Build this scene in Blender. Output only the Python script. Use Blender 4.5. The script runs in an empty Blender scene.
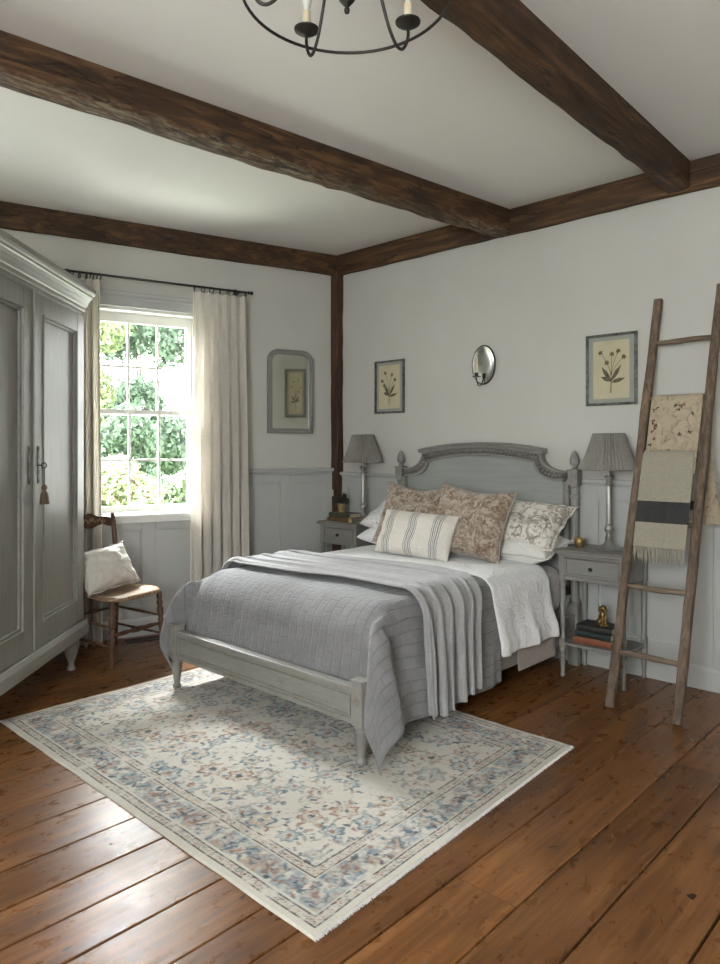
import bpy, bmesh, math, random
import numpy as np
from mathutils import Vector, Matrix, noise as mnoise
PI = math.pi
R = math.radians
random.seed(7); RNG = np.random.default_rng(11)
scene = bpy.context.scene
COL = scene.collection

# ------------------------------------------------------------------ camera
FPX = 704.0
cd = bpy.data.cameras.new('camera'); cam = bpy.data.objects.new('camera', cd); COL.objects.link(cam)
cam.location = (3.93, -3.93, 1.25)
cam.rotation_euler = (R(90), 0, math.atan2(0.6845, 0.729))
cd.sensor_fit = 'AUTO'; cd.sensor_width = 36.0
cd.lens = FPX / 964 * 36.0
cd.shift_y = -(482 - 450) / 964
cd.clip_start = 0.05
scene.camera = cam

# ------------------------------------------------------------------ world, lights, exposure
SKY = 4.6
w = bpy.data.worlds.new('sky'); scene.world = w; w.use_nodes = True
bg = w.node_tree.nodes['Background']; bg.inputs[0].default_value = (0.97, 0.99, 1.0, 1); bg.inputs[1].default_value = SKY
vs = scene.view_settings
scene.display_settings.display_device = 'sRGB'
vs.view_transform = 'Standard'; vs.look = 'None'; vs.gamma = 1; vs.exposure = 1.86; vs.use_curve_mapping = False
scene.cycles.use_denoising = True
scene.cycles.max_bounces = 8; scene.cycles.diffuse_bounces = 5; scene.cycles.glossy_bounces = 4
scene.cycles.transparent_max_bounces = 12; scene.cycles.transmission_bounces = 6
scene.cycles.sample_clamp_indirect = 6.0
scene.cycles.caustics_reflective = False; scene.cycles.caustics_refractive = False

SD = Vector((-0.2724, -0.9622, 0)); ND = Vector((0.9622, -0.2724, 0))   # along and off the window wall
def WP(s, d, z): return SD * s + ND * d + Vector((0, 0, z))

def area(name, loc, target, sx, sy, power, col=(1, 1, 1)):
    l = bpy.data.lights.new(name, 'AREA'); l.shape = 'RECTANGLE'; l.size = sx; l.size_y = sy; l.energy = power; l.color = col
    o = bpy.data.objects.new(name, l); COL.objects.link(o); o.location = loc
    o.rotation_euler = (Vector(target) - Vector(loc)).to_track_quat('-Z', 'Y').to_euler()
    return o
# daylight entering: sky above the near window and the side window, plus added fill lamps
area('skylight_window', WP(1.3, -1.15, 3.35), WP(1.5, 1.6, 0.2), 2.2, 1.5, 2700, (0.96, 0.985, 1.0))
area('ground_fill', WP(1.5, -1.6, 0.0), WP(1.5, 3.4, 2.9), 3.2, 1.2, 70, (1.0, 1.0, 0.99))  # unseen lamp added below the sill, brightens the ceiling like ground bounce
area('skylight_side', WP(3.95, -0.75, 1.75), (2.3, -1.6, 0.7), 1.3, 1.6, 90, (0.97, 0.99, 1.0))
area('fill_rear', (3.95, -5.8, 1.75), (1.2, -1.2, 1.5), 1.3, 1.4, 50, (0.97, 0.99, 1.0))  # fill lamp added behind the camera to brighten the window wall

# ------------------------------------------------------------------ materials
MATS = {}
def nodes_of(name):
    m = bpy.data.materials.new(name); m.use_nodes = True
    nt = m.node_tree; b = nt.nodes['Principled BSDF']
    return m, nt, b
def N(nt, t, **kw):
    n = nt.nodes.new(t)
    for k, v in kw.items(): setattr(n, k, v)
    return n
def coords(nt, scale=(1, 1, 1), kind='Object'):
    tc = N(nt, 'ShaderNodeTexCoord'); mp = N(nt, 'ShaderNodeMapping'); mp.inputs['Scale'].default_value = scale
    nt.links.new(tc.outputs[kind], mp.inputs[0]); return mp.outputs[0]
def noise(nt, vec, scale, detail=4, rough=0.55, dist=0.0):
    n = N(nt, 'ShaderNodeTexNoise'); n.inputs['Scale'].default_value = scale; n.inputs['Detail'].default_value = detail
    n.inputs['Roughness'].default_value = rough; n.inputs['Distortion'].default_value = dist
    nt.links.new(vec, n.inputs['Vector']); return n.outputs['Fac']
def ramp(nt, fac, stops, interp='LINEAR'):
    r = N(nt, 'ShaderNodeValToRGB'); r.color_ramp.interpolation = interp
    e = r.color_ramp.elements
    while len(e) < len(stops): e.new(0.5)
    for i, (p, c) in enumerate(stops):
        e[i].position = p; e[i].color = c if len(c) == 4 else (*c, 1)
    nt.links.new(fac, r.inputs[0]); return r.outputs[0]
def mix(nt, fac, a, b, mode='MIX'):
    m = N(nt, 'ShaderNodeMix', data_type='RGBA', blend_type=mode)
    for s, v in ((m.inputs[0], fac), (m.inputs[6], a), (m.inputs[7], b)):
        if isinstance(v, bpy.types.NodeSocket): nt.links.new(v, s)
        elif isinstance(v, (int, float)): s.default_value = v
        else: s.default_value = (*v, 1) if len(v) == 3 else v
    return m.outputs[2]
def math_n(nt, op, a, b=0.0, c=0.0):
    m = N(nt, 'ShaderNodeMath', operation=op)
    for i, v in enumerate((a, b, c)):
        if isinstance(v, bpy.types.NodeSocket): nt.links.new(v, m.inputs[i])
        else: m.inputs[i].default_value = v
    return m.outputs[0]
def bump(nt, b, h, strength=0.3, dist=0.01):
    n = N(nt, 'ShaderNodeBump'); n.inputs['Strength'].default_value = strength; n.inputs['Distance'].default_value = dist
    nt.links.new(h, n.inputs['Height']); nt.links.new(n.outputs[0], b.inputs['Normal'])
def col(c, k): return tuple(min(1, x * k) for x in c)

def m_plain(name, c, rough=0.6, metal=0.0, var=0.12, scale=12, bs=0.0, bscale=60):
    m, nt, b = nodes_of(name); v = coords(nt)
    f = noise(nt, v, scale, 5)
    nt.links.new(ramp(nt, f, [(0.3, col(c, 1 - var)), (0.7, col(c, 1 + var))]), b.inputs['Base Color'])
    b.inputs['Roughness'].default_value = rough; b.inputs['Metallic'].default_value = metal
    if bs: bump(nt, b, noise(nt, v, bscale, 4), bs, 0.004)
    return m
def m_paint(name, c, wear=(0.16, 0.10, 0.06), amount=0.63, axis=(9, 9, 1.2), rough=0.45, streak=0.22, fine=1.0):
    """old rubbed paint: streaks along the grain, wood showing through in flecks"""
    m, nt, b = nodes_of(name); v = coords(nt, axis)
    s1 = noise(nt, v, 5 * fine, 6, 0.65); s2 = noise(nt, coords(nt), 9 * fine, 5, 0.6)
    base = ramp(nt, s1, [(0.25, col(c, 1 - streak)), (0.75, col(c, 1 + streak * 0.7))])
    v2 = coords(nt, tuple(a * 1.7 for a in axis))
    wf = ramp(nt, noise(nt, v2, 6 * fine, 8, 0.75), [(amount, (0, 0, 0)), (amount + 0.05, (1, 1, 1))])
    wf2 = ramp(nt, s2, [(0.45, (0, 0, 0)), (0.6, (1, 1, 1))])
    k = math_n(nt, 'MULTIPLY', wf, wf2)
    bv = N(nt, 'ShaderNodeBevel'); bv.samples = 4; bv.inputs['Radius'].default_value = 0.007
    gm = N(nt, 'ShaderNodeNewGeometry'); dt = N(nt, 'ShaderNodeVectorMath', operation='DOT_PRODUCT')
    nt.links.new(bv.outputs[0], dt.inputs[0]); nt.links.new(gm.outputs['Normal'], dt.inputs[1])
    eg = ramp(nt, math_n(nt, 'SUBTRACT', 1.0, dt.outputs['Value']), [(0.02, (0, 0, 0)), (0.12, (1, 1, 1))])
    en = ramp(nt, noise(nt, coords(nt), 22, 5, 0.7), [(0.46, (0, 0, 0)), (0.58, (1, 1, 1))])
    k = math_n(nt, 'MAXIMUM', k, math_n(nt, 'MULTIPLY', eg, en))
    k = math_n(nt, 'MULTIPLY', k, 0.75)
    nt.links.new(mix(nt, k, base, wear), b.inputs['Base Color'])
    b.inputs['Roughness'].default_value = rough
    bump(nt, b, s1, 0.25, 0.003)
    return m
def m_wood(name, dark, mid, light, axis=(14, 14, 1.0), rough=0.5, bs=0.5, scale=3.0, crack=0.0):
    m, nt, b = nodes_of(name); v = coords(nt, axis)
    s = noise(nt, v, scale, 9, 0.62, 0.6)
    c = ramp(nt, s, [(0.28, dark), (0.5, mid), (0.72, light)])
    big = noise(nt, coords(nt), 2.2, 4)
    c = mix(nt, 0.55, c, ramp(nt, big, [(0.3, (0.55, 0.55, 0.55)), (0.7, (1.25, 1.2, 1.15))]), 'MULTIPLY')
    h = s
    if crack:
        ck = noise(nt, coords(nt, tuple(a * 0.6 for a in axis)), 1.7, 3, 0.5, 0.2)
        cr = math_n(nt, 'ABSOLUTE', math_n(nt, 'SUBTRACT', ck, 0.5))
        cf = ramp(nt, cr, [(0.0, (1, 1, 1)), (crack, (0, 0, 0))])
        c = mix(nt, cf, c, (0.012, 0.008, 0.006))
        h = math_n(nt, 'SUBTRACT', s, cf)
    nt.links.new(c, b.inputs['Base Color']); b.inputs['Roughness'].default_value = rough
    bump(nt, b, h, bs, 0.006)
    return m
def m_fabric(name, c, rough=0.95, weave=420, var=0.10, bs=0.35, trans=0.0, sheen=0.25, vscale=7, wrinkle=0.0):
    m, nt, b = nodes_of(name)
    v = coords(nt)
    f = noise(nt, v, vscale, 5)
    v1 = coords(nt, (weave, weave, weave * 0.07)); v2 = coords(nt, (weave * 0.07, weave * 0.4, weave))
    t = math_n(nt, 'ADD', noise(nt, v1, 1.0, 2), noise(nt, v2, 1.0, 2))
    slub = ramp(nt, t, [(0.7, (0.82, 0.82, 0.82)), (1.0, (1.0, 1.0, 1.0)), ])
    cc = mix(nt, 1.0, ramp(nt, f, [(0.3, col(c, 1 - var)), (0.7, col(c, 1 + var))]), slub, 'MULTIPLY')
    nt.links.new(cc, b.inputs['Base Color']); b.inputs['Roughness'].default_value = rough
    b.inputs['Sheen Weight'].default_value = sheen; b.inputs['Specular IOR Level'].default_value = 0.2
    bump(nt, b, t, bs, 0.0015)
    if wrinkle:
        wn = noise(nt, coords(nt), 7.0, 5, 0.55, 1.6); prev_ = b.inputs['Normal'].links[0].from_node
        wr_ = math_n(nt, 'ABSOLUTE', math_n(nt, 'SUBTRACT', wn, 0.5)); n_ = N(nt, 'ShaderNodeBump'); n_.inputs['Strength'].default_value = wrinkle; n_.inputs['Distance'].default_value = 0.03
        nt.links.new(wr_, n_.inputs['Height']); nt.links.new(prev_.outputs[0], n_.inputs['Normal']); nt.links.new(n_.outputs[0], b.inputs['Normal'])
    if trans:
        out = nt.nodes['Material Output']; tr = N(nt, 'ShaderNodeBsdfTranslucent'); ms = N(nt, 'ShaderNodeMixShader')
        nt.links.new(cc, tr.inputs[0]); ms.inputs[0].default_value = trans
        nt.links.new(b.outputs[0], ms.inputs[1]); nt.links.new(tr.outputs[0], ms.inputs[2]); nt.links.new(ms.outputs[0], out.inputs[0])
    return m

M = {}
M['wall'] = m_plain('wall_plaster', (0.475, 0.468, 0.435), 0.85, var=0.04, scale=2.0, bs=0.12, bscale=14)
M['ceiling'] = m_plain('ceiling_plaster', (0.70, 0.69, 0.665), 0.9, var=0.02, scale=1.6, bs=0.15, bscale=7)
M['wainscot'] = m_plain('wainscot_paint', (0.40, 0.405, 0.395), 0.42, var=0.03, scale=3, bs=0.05)
M['window_white'] = m_plain('window_white_paint', (0.74, 0.73, 0.70), 0.35, var=0.03)
M['beam'] = m_wood('beam_oak', (0.014, 0.006, 0.0025), (0.050, 0.022, 0.007), (0.15, 0.074, 0.028), axis=(11, 1.0, 11), rough=0.75, bs=0.9, scale=2.4, crack=0.012)
def m_beam_flaked():
    m = m_wood('beam_oak_flaked', (0.014, 0.006, 0.0025), (0.055, 0.025, 0.008), (0.17, 0.086, 0.034), axis=(11, 1.0, 11), rough=0.78, bs=0.9, scale=2.4, crack=0.012)
    nt = m.node_tree; b = nt.nodes['Principled BSDF']; src = b.inputs['Base Color'].links[0].from_socket
    tc = N(nt, 'ShaderNodeTexCoord'); sep = N(nt, 'ShaderNodeSeparateXYZ'); nt.links.new(tc.outputs['Object'], sep.inputs[0])
    low = ramp(nt, math_n(nt, 'SUBTRACT', sep.outputs[2], 2.0), [(0.622, (1, 1, 1)), (0.655, (0, 0, 0))])
    fl_ = ramp(nt, noise(nt, coords(nt, (26, 5, 26)), 2.0, 6, 0.7, 0.5), [(0.47, (0, 0, 0)), (0.60, (1, 1, 1))])
    zone = ramp(nt, noise(nt, coords(nt), 0.9, 2), [(0.42, (0.25, 0.25, 0.25)), (0.6, (1, 1, 1))])
    k = math_n(nt, 'MULTIPLY', math_n(nt, 'MULTIPLY', low, fl_), zone)
    nt.links.new(mix(nt, math_n(nt, 'MULTIPLY', k, 0.75), src, (0.30, 0.25, 0.17)), b.inputs['Base Color'])
    return m
M['beam_flaked'] = m_beam_flaked()
M['beam_x'] = m_wood('beam_oak_cross', (0.016, 0.007, 0.003), (0.060, 0.027, 0.009), (0.165, 0.083, 0.033), axis=(1.0, 11, 11), rough=0.75, bs=0.9, scale=2.4, crack=0.012)
M['post'] = m_wood('post_oak', (0.013, 0.005, 0.0025), (0.055, 0.022, 0.009), (0.13, 0.060, 0.025), axis=(11, 11, 1.0), rough=0.7, bs=0.9, scale=2.4, crack=0.01)
M['bed'] = m_paint('bed_grey_paint', (0.225, 0.221, 0.206), amount=0.545, axis=(1.3, 9, 9), fine=1.0, streak=0.2)
M['bed_v'] = m_paint('bed_post_paint', (0.225, 0.221, 0.206), amount=0.545, axis=(10, 10, 1.5), streak=0.2)
M['headpanel'] = m_paint('headboard_panel_paint', (0.27, 0.28, 0.268), wear=(0.17, 0.12, 0.08), amount=0.66, axis=(1.0, 9, 9), streak=0.14)
M['wardrobe'] = m_paint('wardrobe_grey_paint', (0.25, 0.245, 0.225), wear=(0.12, 0.08, 0.055), amount=0.60, axis=(12, 12, 0.9), streak=0.16, rough=0.4)
M['wardrobe_x'] = m_paint('wardrobe_moulding_paint', (0.30, 0.30, 0.275), wear=(0.12, 0.08, 0.055), amount=0.61, axis=(0.9, 12, 12), streak=0.2, rough=0.35)
M['stand'] = m_paint('nightstand_paint', (0.205, 0.202, 0.190), amount=0.62, axis=(1.5, 8, 8), streak=0.12)
M['dark_iron'] = m_plain('dark_iron', (0.035, 0.032, 0.028), 0.5, 0.7, var=0.3, scale=30)
M['pewter'] = m_plain('brushed_pewter', (0.33, 0.32, 0.30), 0.38, 0.6, var=0.25, scale=18, bs=0.1)
M['tin'] = m_plain('polished_tin', (0.62, 0.62, 0.60), 0.22, 1.0, var=0.2, scale=14, bs=0.25, bscale=25)
M['silverframe'] = m_plain('silvered_frame', (0.13, 0.133, 0.125), 0.40, 0.6, var=0.5, scale=35, bs=0.3)
M['shade'] = m_fabric('pleated_grey_linen', (0.245, 0.23, 0.205), weave=300, trans=0.15)
M['shade_in'] = M['shade']
M['curtain'] = m_fabric('curtain_linen', (0.80, 0.765, 0.715), weave=260, var=0.04, trans=0.45, vscale=4)
M['brass'] = m_plain('aged_brass', (0.30, 0.19, 0.065), 0.36, 0.9, var=0.3, scale=30)
M['gold'] = m_plain('dull_gold', (0.40, 0.26, 0.11), 0.4, 0.8, var=0.45, scale=40)
M['ladder'] = m_wood('weathered_ladder_wood', (0.05, 0.032, 0.020), (0.12, 0.082, 0.056), (0.21, 0.155, 0.115), axis=(16, 16, 1.2), rough=0.8, bs=0.6, scale=3.2)
M['ladder_rung'] = m_wood('weathered_rung_wood', (0.08, 0.056, 0.038), (0.16, 0.115, 0.083), (0.25, 0.19, 0.145), axis=(1.2, 16, 16), rough=0.8, bs=0.6, scale=3.2)
M['chair'] = m_wood('worn_chair_wood', (0.02, 0.008, 0.004), (0.075, 0.032, 0.014), (0.19, 0.09, 0.042), axis=(9, 9, 2.0), rough=0.42, bs=0.3, scale=3.0)
M['cane'] = m_wood('chair_seat_wood', (0.10, 0.055, 0.03), (0.23, 0.14, 0.08), (0.36, 0.24, 0.15), axis=(2.0, 22, 9), rough=0.4, bs=0.2, scale=3.0)
M['white_linen'] = m_fabric('white_linen', (0.76, 0.76, 0.775), var=0.03, wrinkle=0.7)
M['sheet'] = m_fabric('pale_sheet', (0.58, 0.545, 0.53), var=0.04, wrinkle=0.5)
M['beige_linen'] = m_fabric('beige_linen', (0.33, 0.285, 0.25), var=0.05, wrinkle=0.6)
M['white_pillow'] = m_fabric('white_pillow', (0.70, 0.69, 0.66), var=0.03, wrinkle=0.6)
M['chair_pillow'] = m_fabric('natural_linen_pillow', (0.58, 0.545, 0.50), var=0.05, wrinkle=0.8)
M['throw'] = m_fabric('grey_throw', (0.285, 0.28, 0.284), weave=240, var=0.08, bs=0.6, wrinkle=0.4)
M['mattress'] = m_fabric('mattress_ticking', (0.55, 0.53, 0.50))
M['tassel'] = m_fabric('tassel_thread', (0.12, 0.085, 0.055), weave=900)
M['candle'] = m_plain('wax_candle', (0.55, 0.47, 0.33), 0.5, var=0.08)
M['paper'] = m_plain('aged_paper', (0.45, 0.405, 0.275), 0.8, var=0.06, scale=9)
M['mount'] = m_plain('picture_mount', (0.27, 0.28, 0.255), 0.8, var=0.04)
M['ink'] = m_plain('botanical_ink', (0.10, 0.085, 0.05), 0.8, var=0.4, scale=60)
M['leafdark'] = m_plain('dark_dried_leaf', (0.030, 0.022, 0.014), 0.7, var=0.5, scale=60)
M['pot'] = m_plain('pot_speckled', (0.36, 0.26, 0.13), 0.45, 0.3, var=0.45, scale=50)
M['bulb'] = m_plain('bulb_milky_glass', (0.60, 0.60, 0.56), 0.12, 0.0, var=0.03)
M['board_gap'] = m_plain('underfloor', (0.012, 0.007, 0.004), 0.9)
M['shadegold'] = M['gold']
for k_, c_ in {'book_green': (0.016, 0.028, 0.024), 'book_black': (0.018, 0.020, 0.018), 'book_rust': (0.20, 0.065, 0.03), 'book_olive': (0.045, 0.048, 0.032), 'book_brown': (0.12, 0.06, 0.025)}.items():
    M[k_] = m_plain(k_ + '_cloth', c_, 0.55, var=0.25, scale=25, bs=0.1)
M['pages'] = m_plain('book_pages', (0.45, 0.38, 0.27), 0.8, var=0.2, scale=80)
M['outlet'] = m_plain('socket_cream', (0.60, 0.52, 0.38), 0.4, var=0.03)

def m_glass():
    m, nt, b = nodes_of('window_pane_glass')
    out = nt.nodes['Material Output']; nt.nodes.remove(b)
    t = N(nt, 'ShaderNodeBsdfTransparent'); g = N(nt, 'ShaderNodeBsdfGlossy'); g.inputs['Roughness'].default_value = 0.02
    n = noise(nt, coords(nt), 3, 2); bp = N(nt, 'ShaderNodeBump'); bp.inputs['Strength'].default_value = 0.05
    nt.links.new(n, bp.inputs['Height']); nt.links.new(bp.outputs[0], g.inputs['Normal'])
    ms = N(nt, 'ShaderNodeMixShader'); ms.inputs[0].default_value = 0.06
    t.inputs[0].default_value = (0.97, 0.99, 0.97, 1)
    nt.links.new(t.outputs[0], ms.inputs[1]); nt.links.new(g.outputs[0], ms.inputs[2]); nt.links.new(ms.outputs[0], out.inputs[0])
    return m
M['glass'] = m_glass()
def m_mirror():
    m, nt, b = nodes_of('foxed_mirror'); v = coords(nt)
    sp = ramp(nt, noise(nt, v, 60, 3), [(0.74, (0, 0, 0)), (0.78, (1, 1, 1))])
    nt.links.new(mix(nt, sp, (0.86, 0.88, 0.82), (0.15, 0.13, 0.10)), b.inputs['Base Color'])
    b.inputs['Metallic'].default_value = 1.0; b.inputs['Roughness'].default_value = 0.03
    return m
M['mirror'] = m_mirror()

def m_floor():
    m, nt, b = nodes_of('old_pine_boards')
    geo = N(nt, 'ShaderNodeNewGeometry'); ri = geo.outputs['Random Per Island']
    tc = N(nt, 'ShaderNodeTexCoord')
    off = N(nt, 'ShaderNodeCombineXYZ'); nt.links.new(math_n(nt, 'MULTIPLY', ri, 37.0), off.inputs[0]); nt.links.new(math_n(nt, 'MULTIPLY', ri, 91.0), off.inputs[1])
    add = N(nt, 'ShaderNodeVectorMath', operation='ADD'); nt.links.new(tc.outputs['Object'], add.inputs[0]); nt.links.new(off.outputs[0], add.inputs[1])
    def mp(scale):
        q = N(nt, 'ShaderNodeMapping'); q.inputs['Scale'].default_value = scale; nt.links.new(add.outputs[0], q.inputs[0]); return q.outputs[0]
    g1 = noise(nt, mp((22, 1.3, 1)), 2.0, 8, 0.62, 0.8)
    g2 = noise(nt, mp((5, 0.9, 1)), 1.6, 6, 0.6, 1.2)
    c = ramp(nt, g1, [(0.25, (0.075, 0.028, 0.008)), (0.5, (0.17, 0.073, 0.022)), (0.75, (0.27, 0.13, 0.05))])
    c = mix(nt, 0.75, c, ramp(nt, g2, [(0.25, (0.50, 0.42, 0.36)), (0.75, (1.3, 1.25, 1.2))]), 'MULTIPLY')
    c = mix(nt, 1.0, c, ramp(nt, ri, [(0.0, (0.78, 0.75, 0.70)), (1.0, (1.15, 1.12, 1.08))]), 'MULTIPLY')
    # dark dents and knots
    kn = ramp(nt, noise(nt, mp((6.0, 2.6, 1)), 4.6, 3, 0.5, 0.4), [(0.69, (0, 0, 0)), (0.72, (1, 1, 1))])
    crk = ramp(nt, noise(nt, mp((70, 3.0, 1)), 2.0, 2, 0.5, 0.1), [(0.715, (0, 0, 0)), (0.75, (1, 1, 1))])
    kn = math_n(nt, 'MAXIMUM', kn, math_n(nt, 'MULTIPLY', crk, 0.75))
    c = mix(nt, math_n(nt, 'MULTIPLY', kn, 0.95), c, (0.008, 0.005, 0.004))
    # pale scuffs
    sc = ramp(nt, noise(nt, mp((70, 22, 1)), 3.0, 4, 0.7, 2.0), [(0.66, (0, 0, 0)), (0.72, (1, 1, 1))])
    zone = ramp(nt, noise(nt, mp((1, 1, 1)), 2.5, 3), [(0.48, (0, 0, 0)), (0.62, (1, 1, 1))])
    c = mix(nt, math_n(nt, 'MULTIPLY', math_n(nt, 'MULTIPLY', sc, zone), 0.18), c, (0.34, 0.24, 0.15))
    nt.links.new(c, b.inputs['Base Color'])
    r = ramp(nt, noise(nt, mp((6, 3, 1)), 4, 5, 0.6), [(0.3, (0.25, 0.25, 0.25)), (0.7, (0.34, 0.34, 0.34))])
    nt.links.new(r, b.inputs['Roughness']); b.inputs['Specular IOR Level'].default_value = 0.38
    h = math_n(nt, 'ADD', g2, math_n(nt, 'MULTIPLY', g1, 0.30))
    h = math_n(nt, 'SUBTRACT', h, math_n(nt, 'MULTIPLY', kn, 0.3))
    bump(nt, b, h, 0.30, 0.005)
    return m
M['floor'] = m_floor()

def m_quilt():
    m, nt, b = nodes_of('quilted_grey_cotton')
    uv = N(nt, 'ShaderNodeUVMap'); sep = N(nt, 'ShaderNodeSeparateXYZ'); nt.links.new(uv.outputs[0], sep.inputs[0])
    wob = noise(nt, coords(nt), 6, 3)
    # channels 6 cm wide running down the bed, with staggered cross stitches
    u = math_n(nt, 'ADD', math_n(nt, 'DIVIDE', sep.outputs[0], 0.050), math_n(nt, 'MULTIPLY', wob, 0.55))
    fu = math_n(nt, 'FRACT', u); du = math_n(nt, 'ABSOLUTE', math_n(nt, 'SUBTRACT', fu, 0.5))
    row = math_n(nt, 'FLOOR', u)
    v = math_n(nt, 'ADD', math_n(nt, 'DIVIDE', sep.outputs[1], 0.062), math_n(nt, 'MULTIPLY', row, 0.5))
    v = math_n(nt, 'ADD', v, math_n(nt, 'MULTIPLY', wob, 0.9))
    dv = math_n(nt, 'ABSOLUTE', math_n(nt, 'SUBTRACT', math_n(nt, 'FRACT', v), 0.5))
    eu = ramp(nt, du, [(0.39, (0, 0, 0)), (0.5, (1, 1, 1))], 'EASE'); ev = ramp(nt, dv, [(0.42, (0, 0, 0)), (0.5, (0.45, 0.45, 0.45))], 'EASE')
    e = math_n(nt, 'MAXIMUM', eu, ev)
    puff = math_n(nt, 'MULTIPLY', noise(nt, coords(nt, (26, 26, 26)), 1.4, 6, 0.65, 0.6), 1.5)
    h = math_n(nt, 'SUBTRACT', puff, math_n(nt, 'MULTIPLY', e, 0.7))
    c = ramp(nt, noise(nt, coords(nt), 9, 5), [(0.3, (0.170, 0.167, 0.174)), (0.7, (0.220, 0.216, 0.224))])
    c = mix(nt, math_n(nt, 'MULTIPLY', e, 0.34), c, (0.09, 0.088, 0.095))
    nt.links.new(c, b.inputs['Base Color']); b.inputs['Roughness'].default_value = 0.9; b.inputs['Sheen Weight'].default_value = 0.3
    b.inputs['Specular IOR Level'].default_value = 0.2
    bump(nt, b, h, 0.6, 0.008)
    return m
M['quilt'] = m_quilt()

def m_floral(name, base, c1, c2, scale=9.0, thr=(0.50, 0.56)):
    m, nt, b = nodes_of(name); v = coords(nt)
    d = N(nt, 'ShaderNodeTexNoise'); d.inputs['Scale'].default_value = 9; nt.links.new(v, d.inputs['Vector'])
    vm = N(nt, 'ShaderNodeVectorMath', operation='MULTIPLY_ADD'); vm.inputs[1].default_value = (0.09, 0.09, 0.09)
    nt.links.new(d.outputs['Color'], vm.inputs[0]); nt.links.new(v, vm.inputs[2])
    n1 = noise(nt, vm.outputs[0], scale, 4, 0.6, 1.5); n2 = noise(nt, vm.outputs[0], scale * 2.2, 4, 0.6, 1.0)
    f1 = ramp(nt, n1, [(thr[0], (0, 0, 0)), (thr[1], (1, 1, 1))]); 
    vo = N(nt, 'ShaderNodeTexVoronoi', feature='DISTANCE_TO_EDGE'); vo.inputs['Scale'].default_value = scale * 2.6; nt.links.new(vm.outputs[0], vo.inputs['Vector'])
    ed = ramp(nt, vo.outputs['Distance'], [(0.03, (1, 1, 1)), (0.09, (0, 0, 0))])
    f2 = ramp(nt, n2, [(0.52, (0, 0, 0)), (0.58, (1, 1, 1))])
    c = mix(nt, math_n(nt, 'MULTIPLY', f1, 0.85), base, c1)
    c = mix(nt, math_n(nt, 'MULTIPLY', f2, 0.6), c, c2)
    c = mix(nt, math_n(nt, 'MULTIPLY', math_n(nt, 'MULTIPLY', ed, f1), 0.7), c, col(c2, 0.45))
    nt.links.new(c, b.inputs['Base Color']); b.inputs['Roughness'].default_value = 0.95; b.inputs['Sheen Weight'].default_value = 0.25
    bump(nt, b, noise(nt, v, 240, 2), 0.3, 0.001)
    return m
M['floral_tan'] = m_floral('faded_floral_tan', (0.40, 0.335, 0.275), (0.225, 0.155, 0.10), (0.13, 0.08, 0.06), 19, (0.44, 0.60))
M['floral_pale'] = m_floral('pale_floral', (0.68, 0.65, 0.60), (0.33, 0.30, 0.25), (0.30, 0.22, 0.18), 15, (0.53, 0.57))
M['floral_faint'] = m_floral('faint_floral', (0.66, 0.66, 0.66), (0.50, 0.50, 0.49), (0.45, 0.43, 0.42), 12, (0.55, 0.60))
M['embroidered'] = m_floral('embroidered_cream', (0.37, 0.31, 0.22), (0.30, 0.24, 0.165), (0.28, 0.20, 0.14), 16, (0.60, 0.64))

def m_bands(name, base, stripe, bands, axis=0, weave=300):
    """woven bands across the cloth at fixed places along a local axis"""
    m, nt, b = nodes_of(name); tc = N(nt, 'ShaderNodeTexCoord'); sep = N(nt, 'ShaderNodeSeparateXYZ'); nt.links.new(tc.outputs['Object'], sep.inputs[0])
    x = math_n(nt, 'ADD', sep.outputs[axis], math_n(nt, 'MULTIPLY', noise(nt, coords(nt), 40, 2), 0.002))
    tot = None
    for c0, hw in bands:
        d = math_n(nt, 'LESS_THAN', math_n(nt, 'ABSOLUTE', math_n(nt, 'SUBTRACT', x, c0)), hw)
        tot = d if tot is None else math_n(nt, 'MAXIMUM', tot, d)
    f = noise(nt, coords(nt), 120, 4, 0.7)
    bc = ramp(nt, f, [(0.3, col(base, 0.85)), (0.7, col(base, 1.12))]); sc = ramp(nt, f, [(0.3, col(stripe, 0.7)), (0.7, col(stripe, 1.4))])
    nt.links.new(mix(nt, tot, bc, sc), b.inputs['Base Color']); b.inputs['Roughness'].default_value = 0.95; b.inputs['Sheen Weight'].default_value = 0.3
    bump(nt, b, f, 0.4, 0.002)
    return m
sb = []
for c0 in (-0.165, 0.0, 0.165):
    for dx in ((-0.024, 0.0022), (-0.012, 0.0035), (0.0, 0.0022), (0.012, 0.0035), (0.024, 0.0022)): sb.append((c0 + dx[0], dx[1]))
M['striped'] = m_bands('striped_linen', (0.62, 0.585, 0.53), (0.20, 0.195, 0.20), sb)
M['blanket'] = m_bands('wool_blanket', (0.27, 0.245, 0.195), (0.022, 0.023, 0.024), [(0.945, 0.052)], axis=2)

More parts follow.
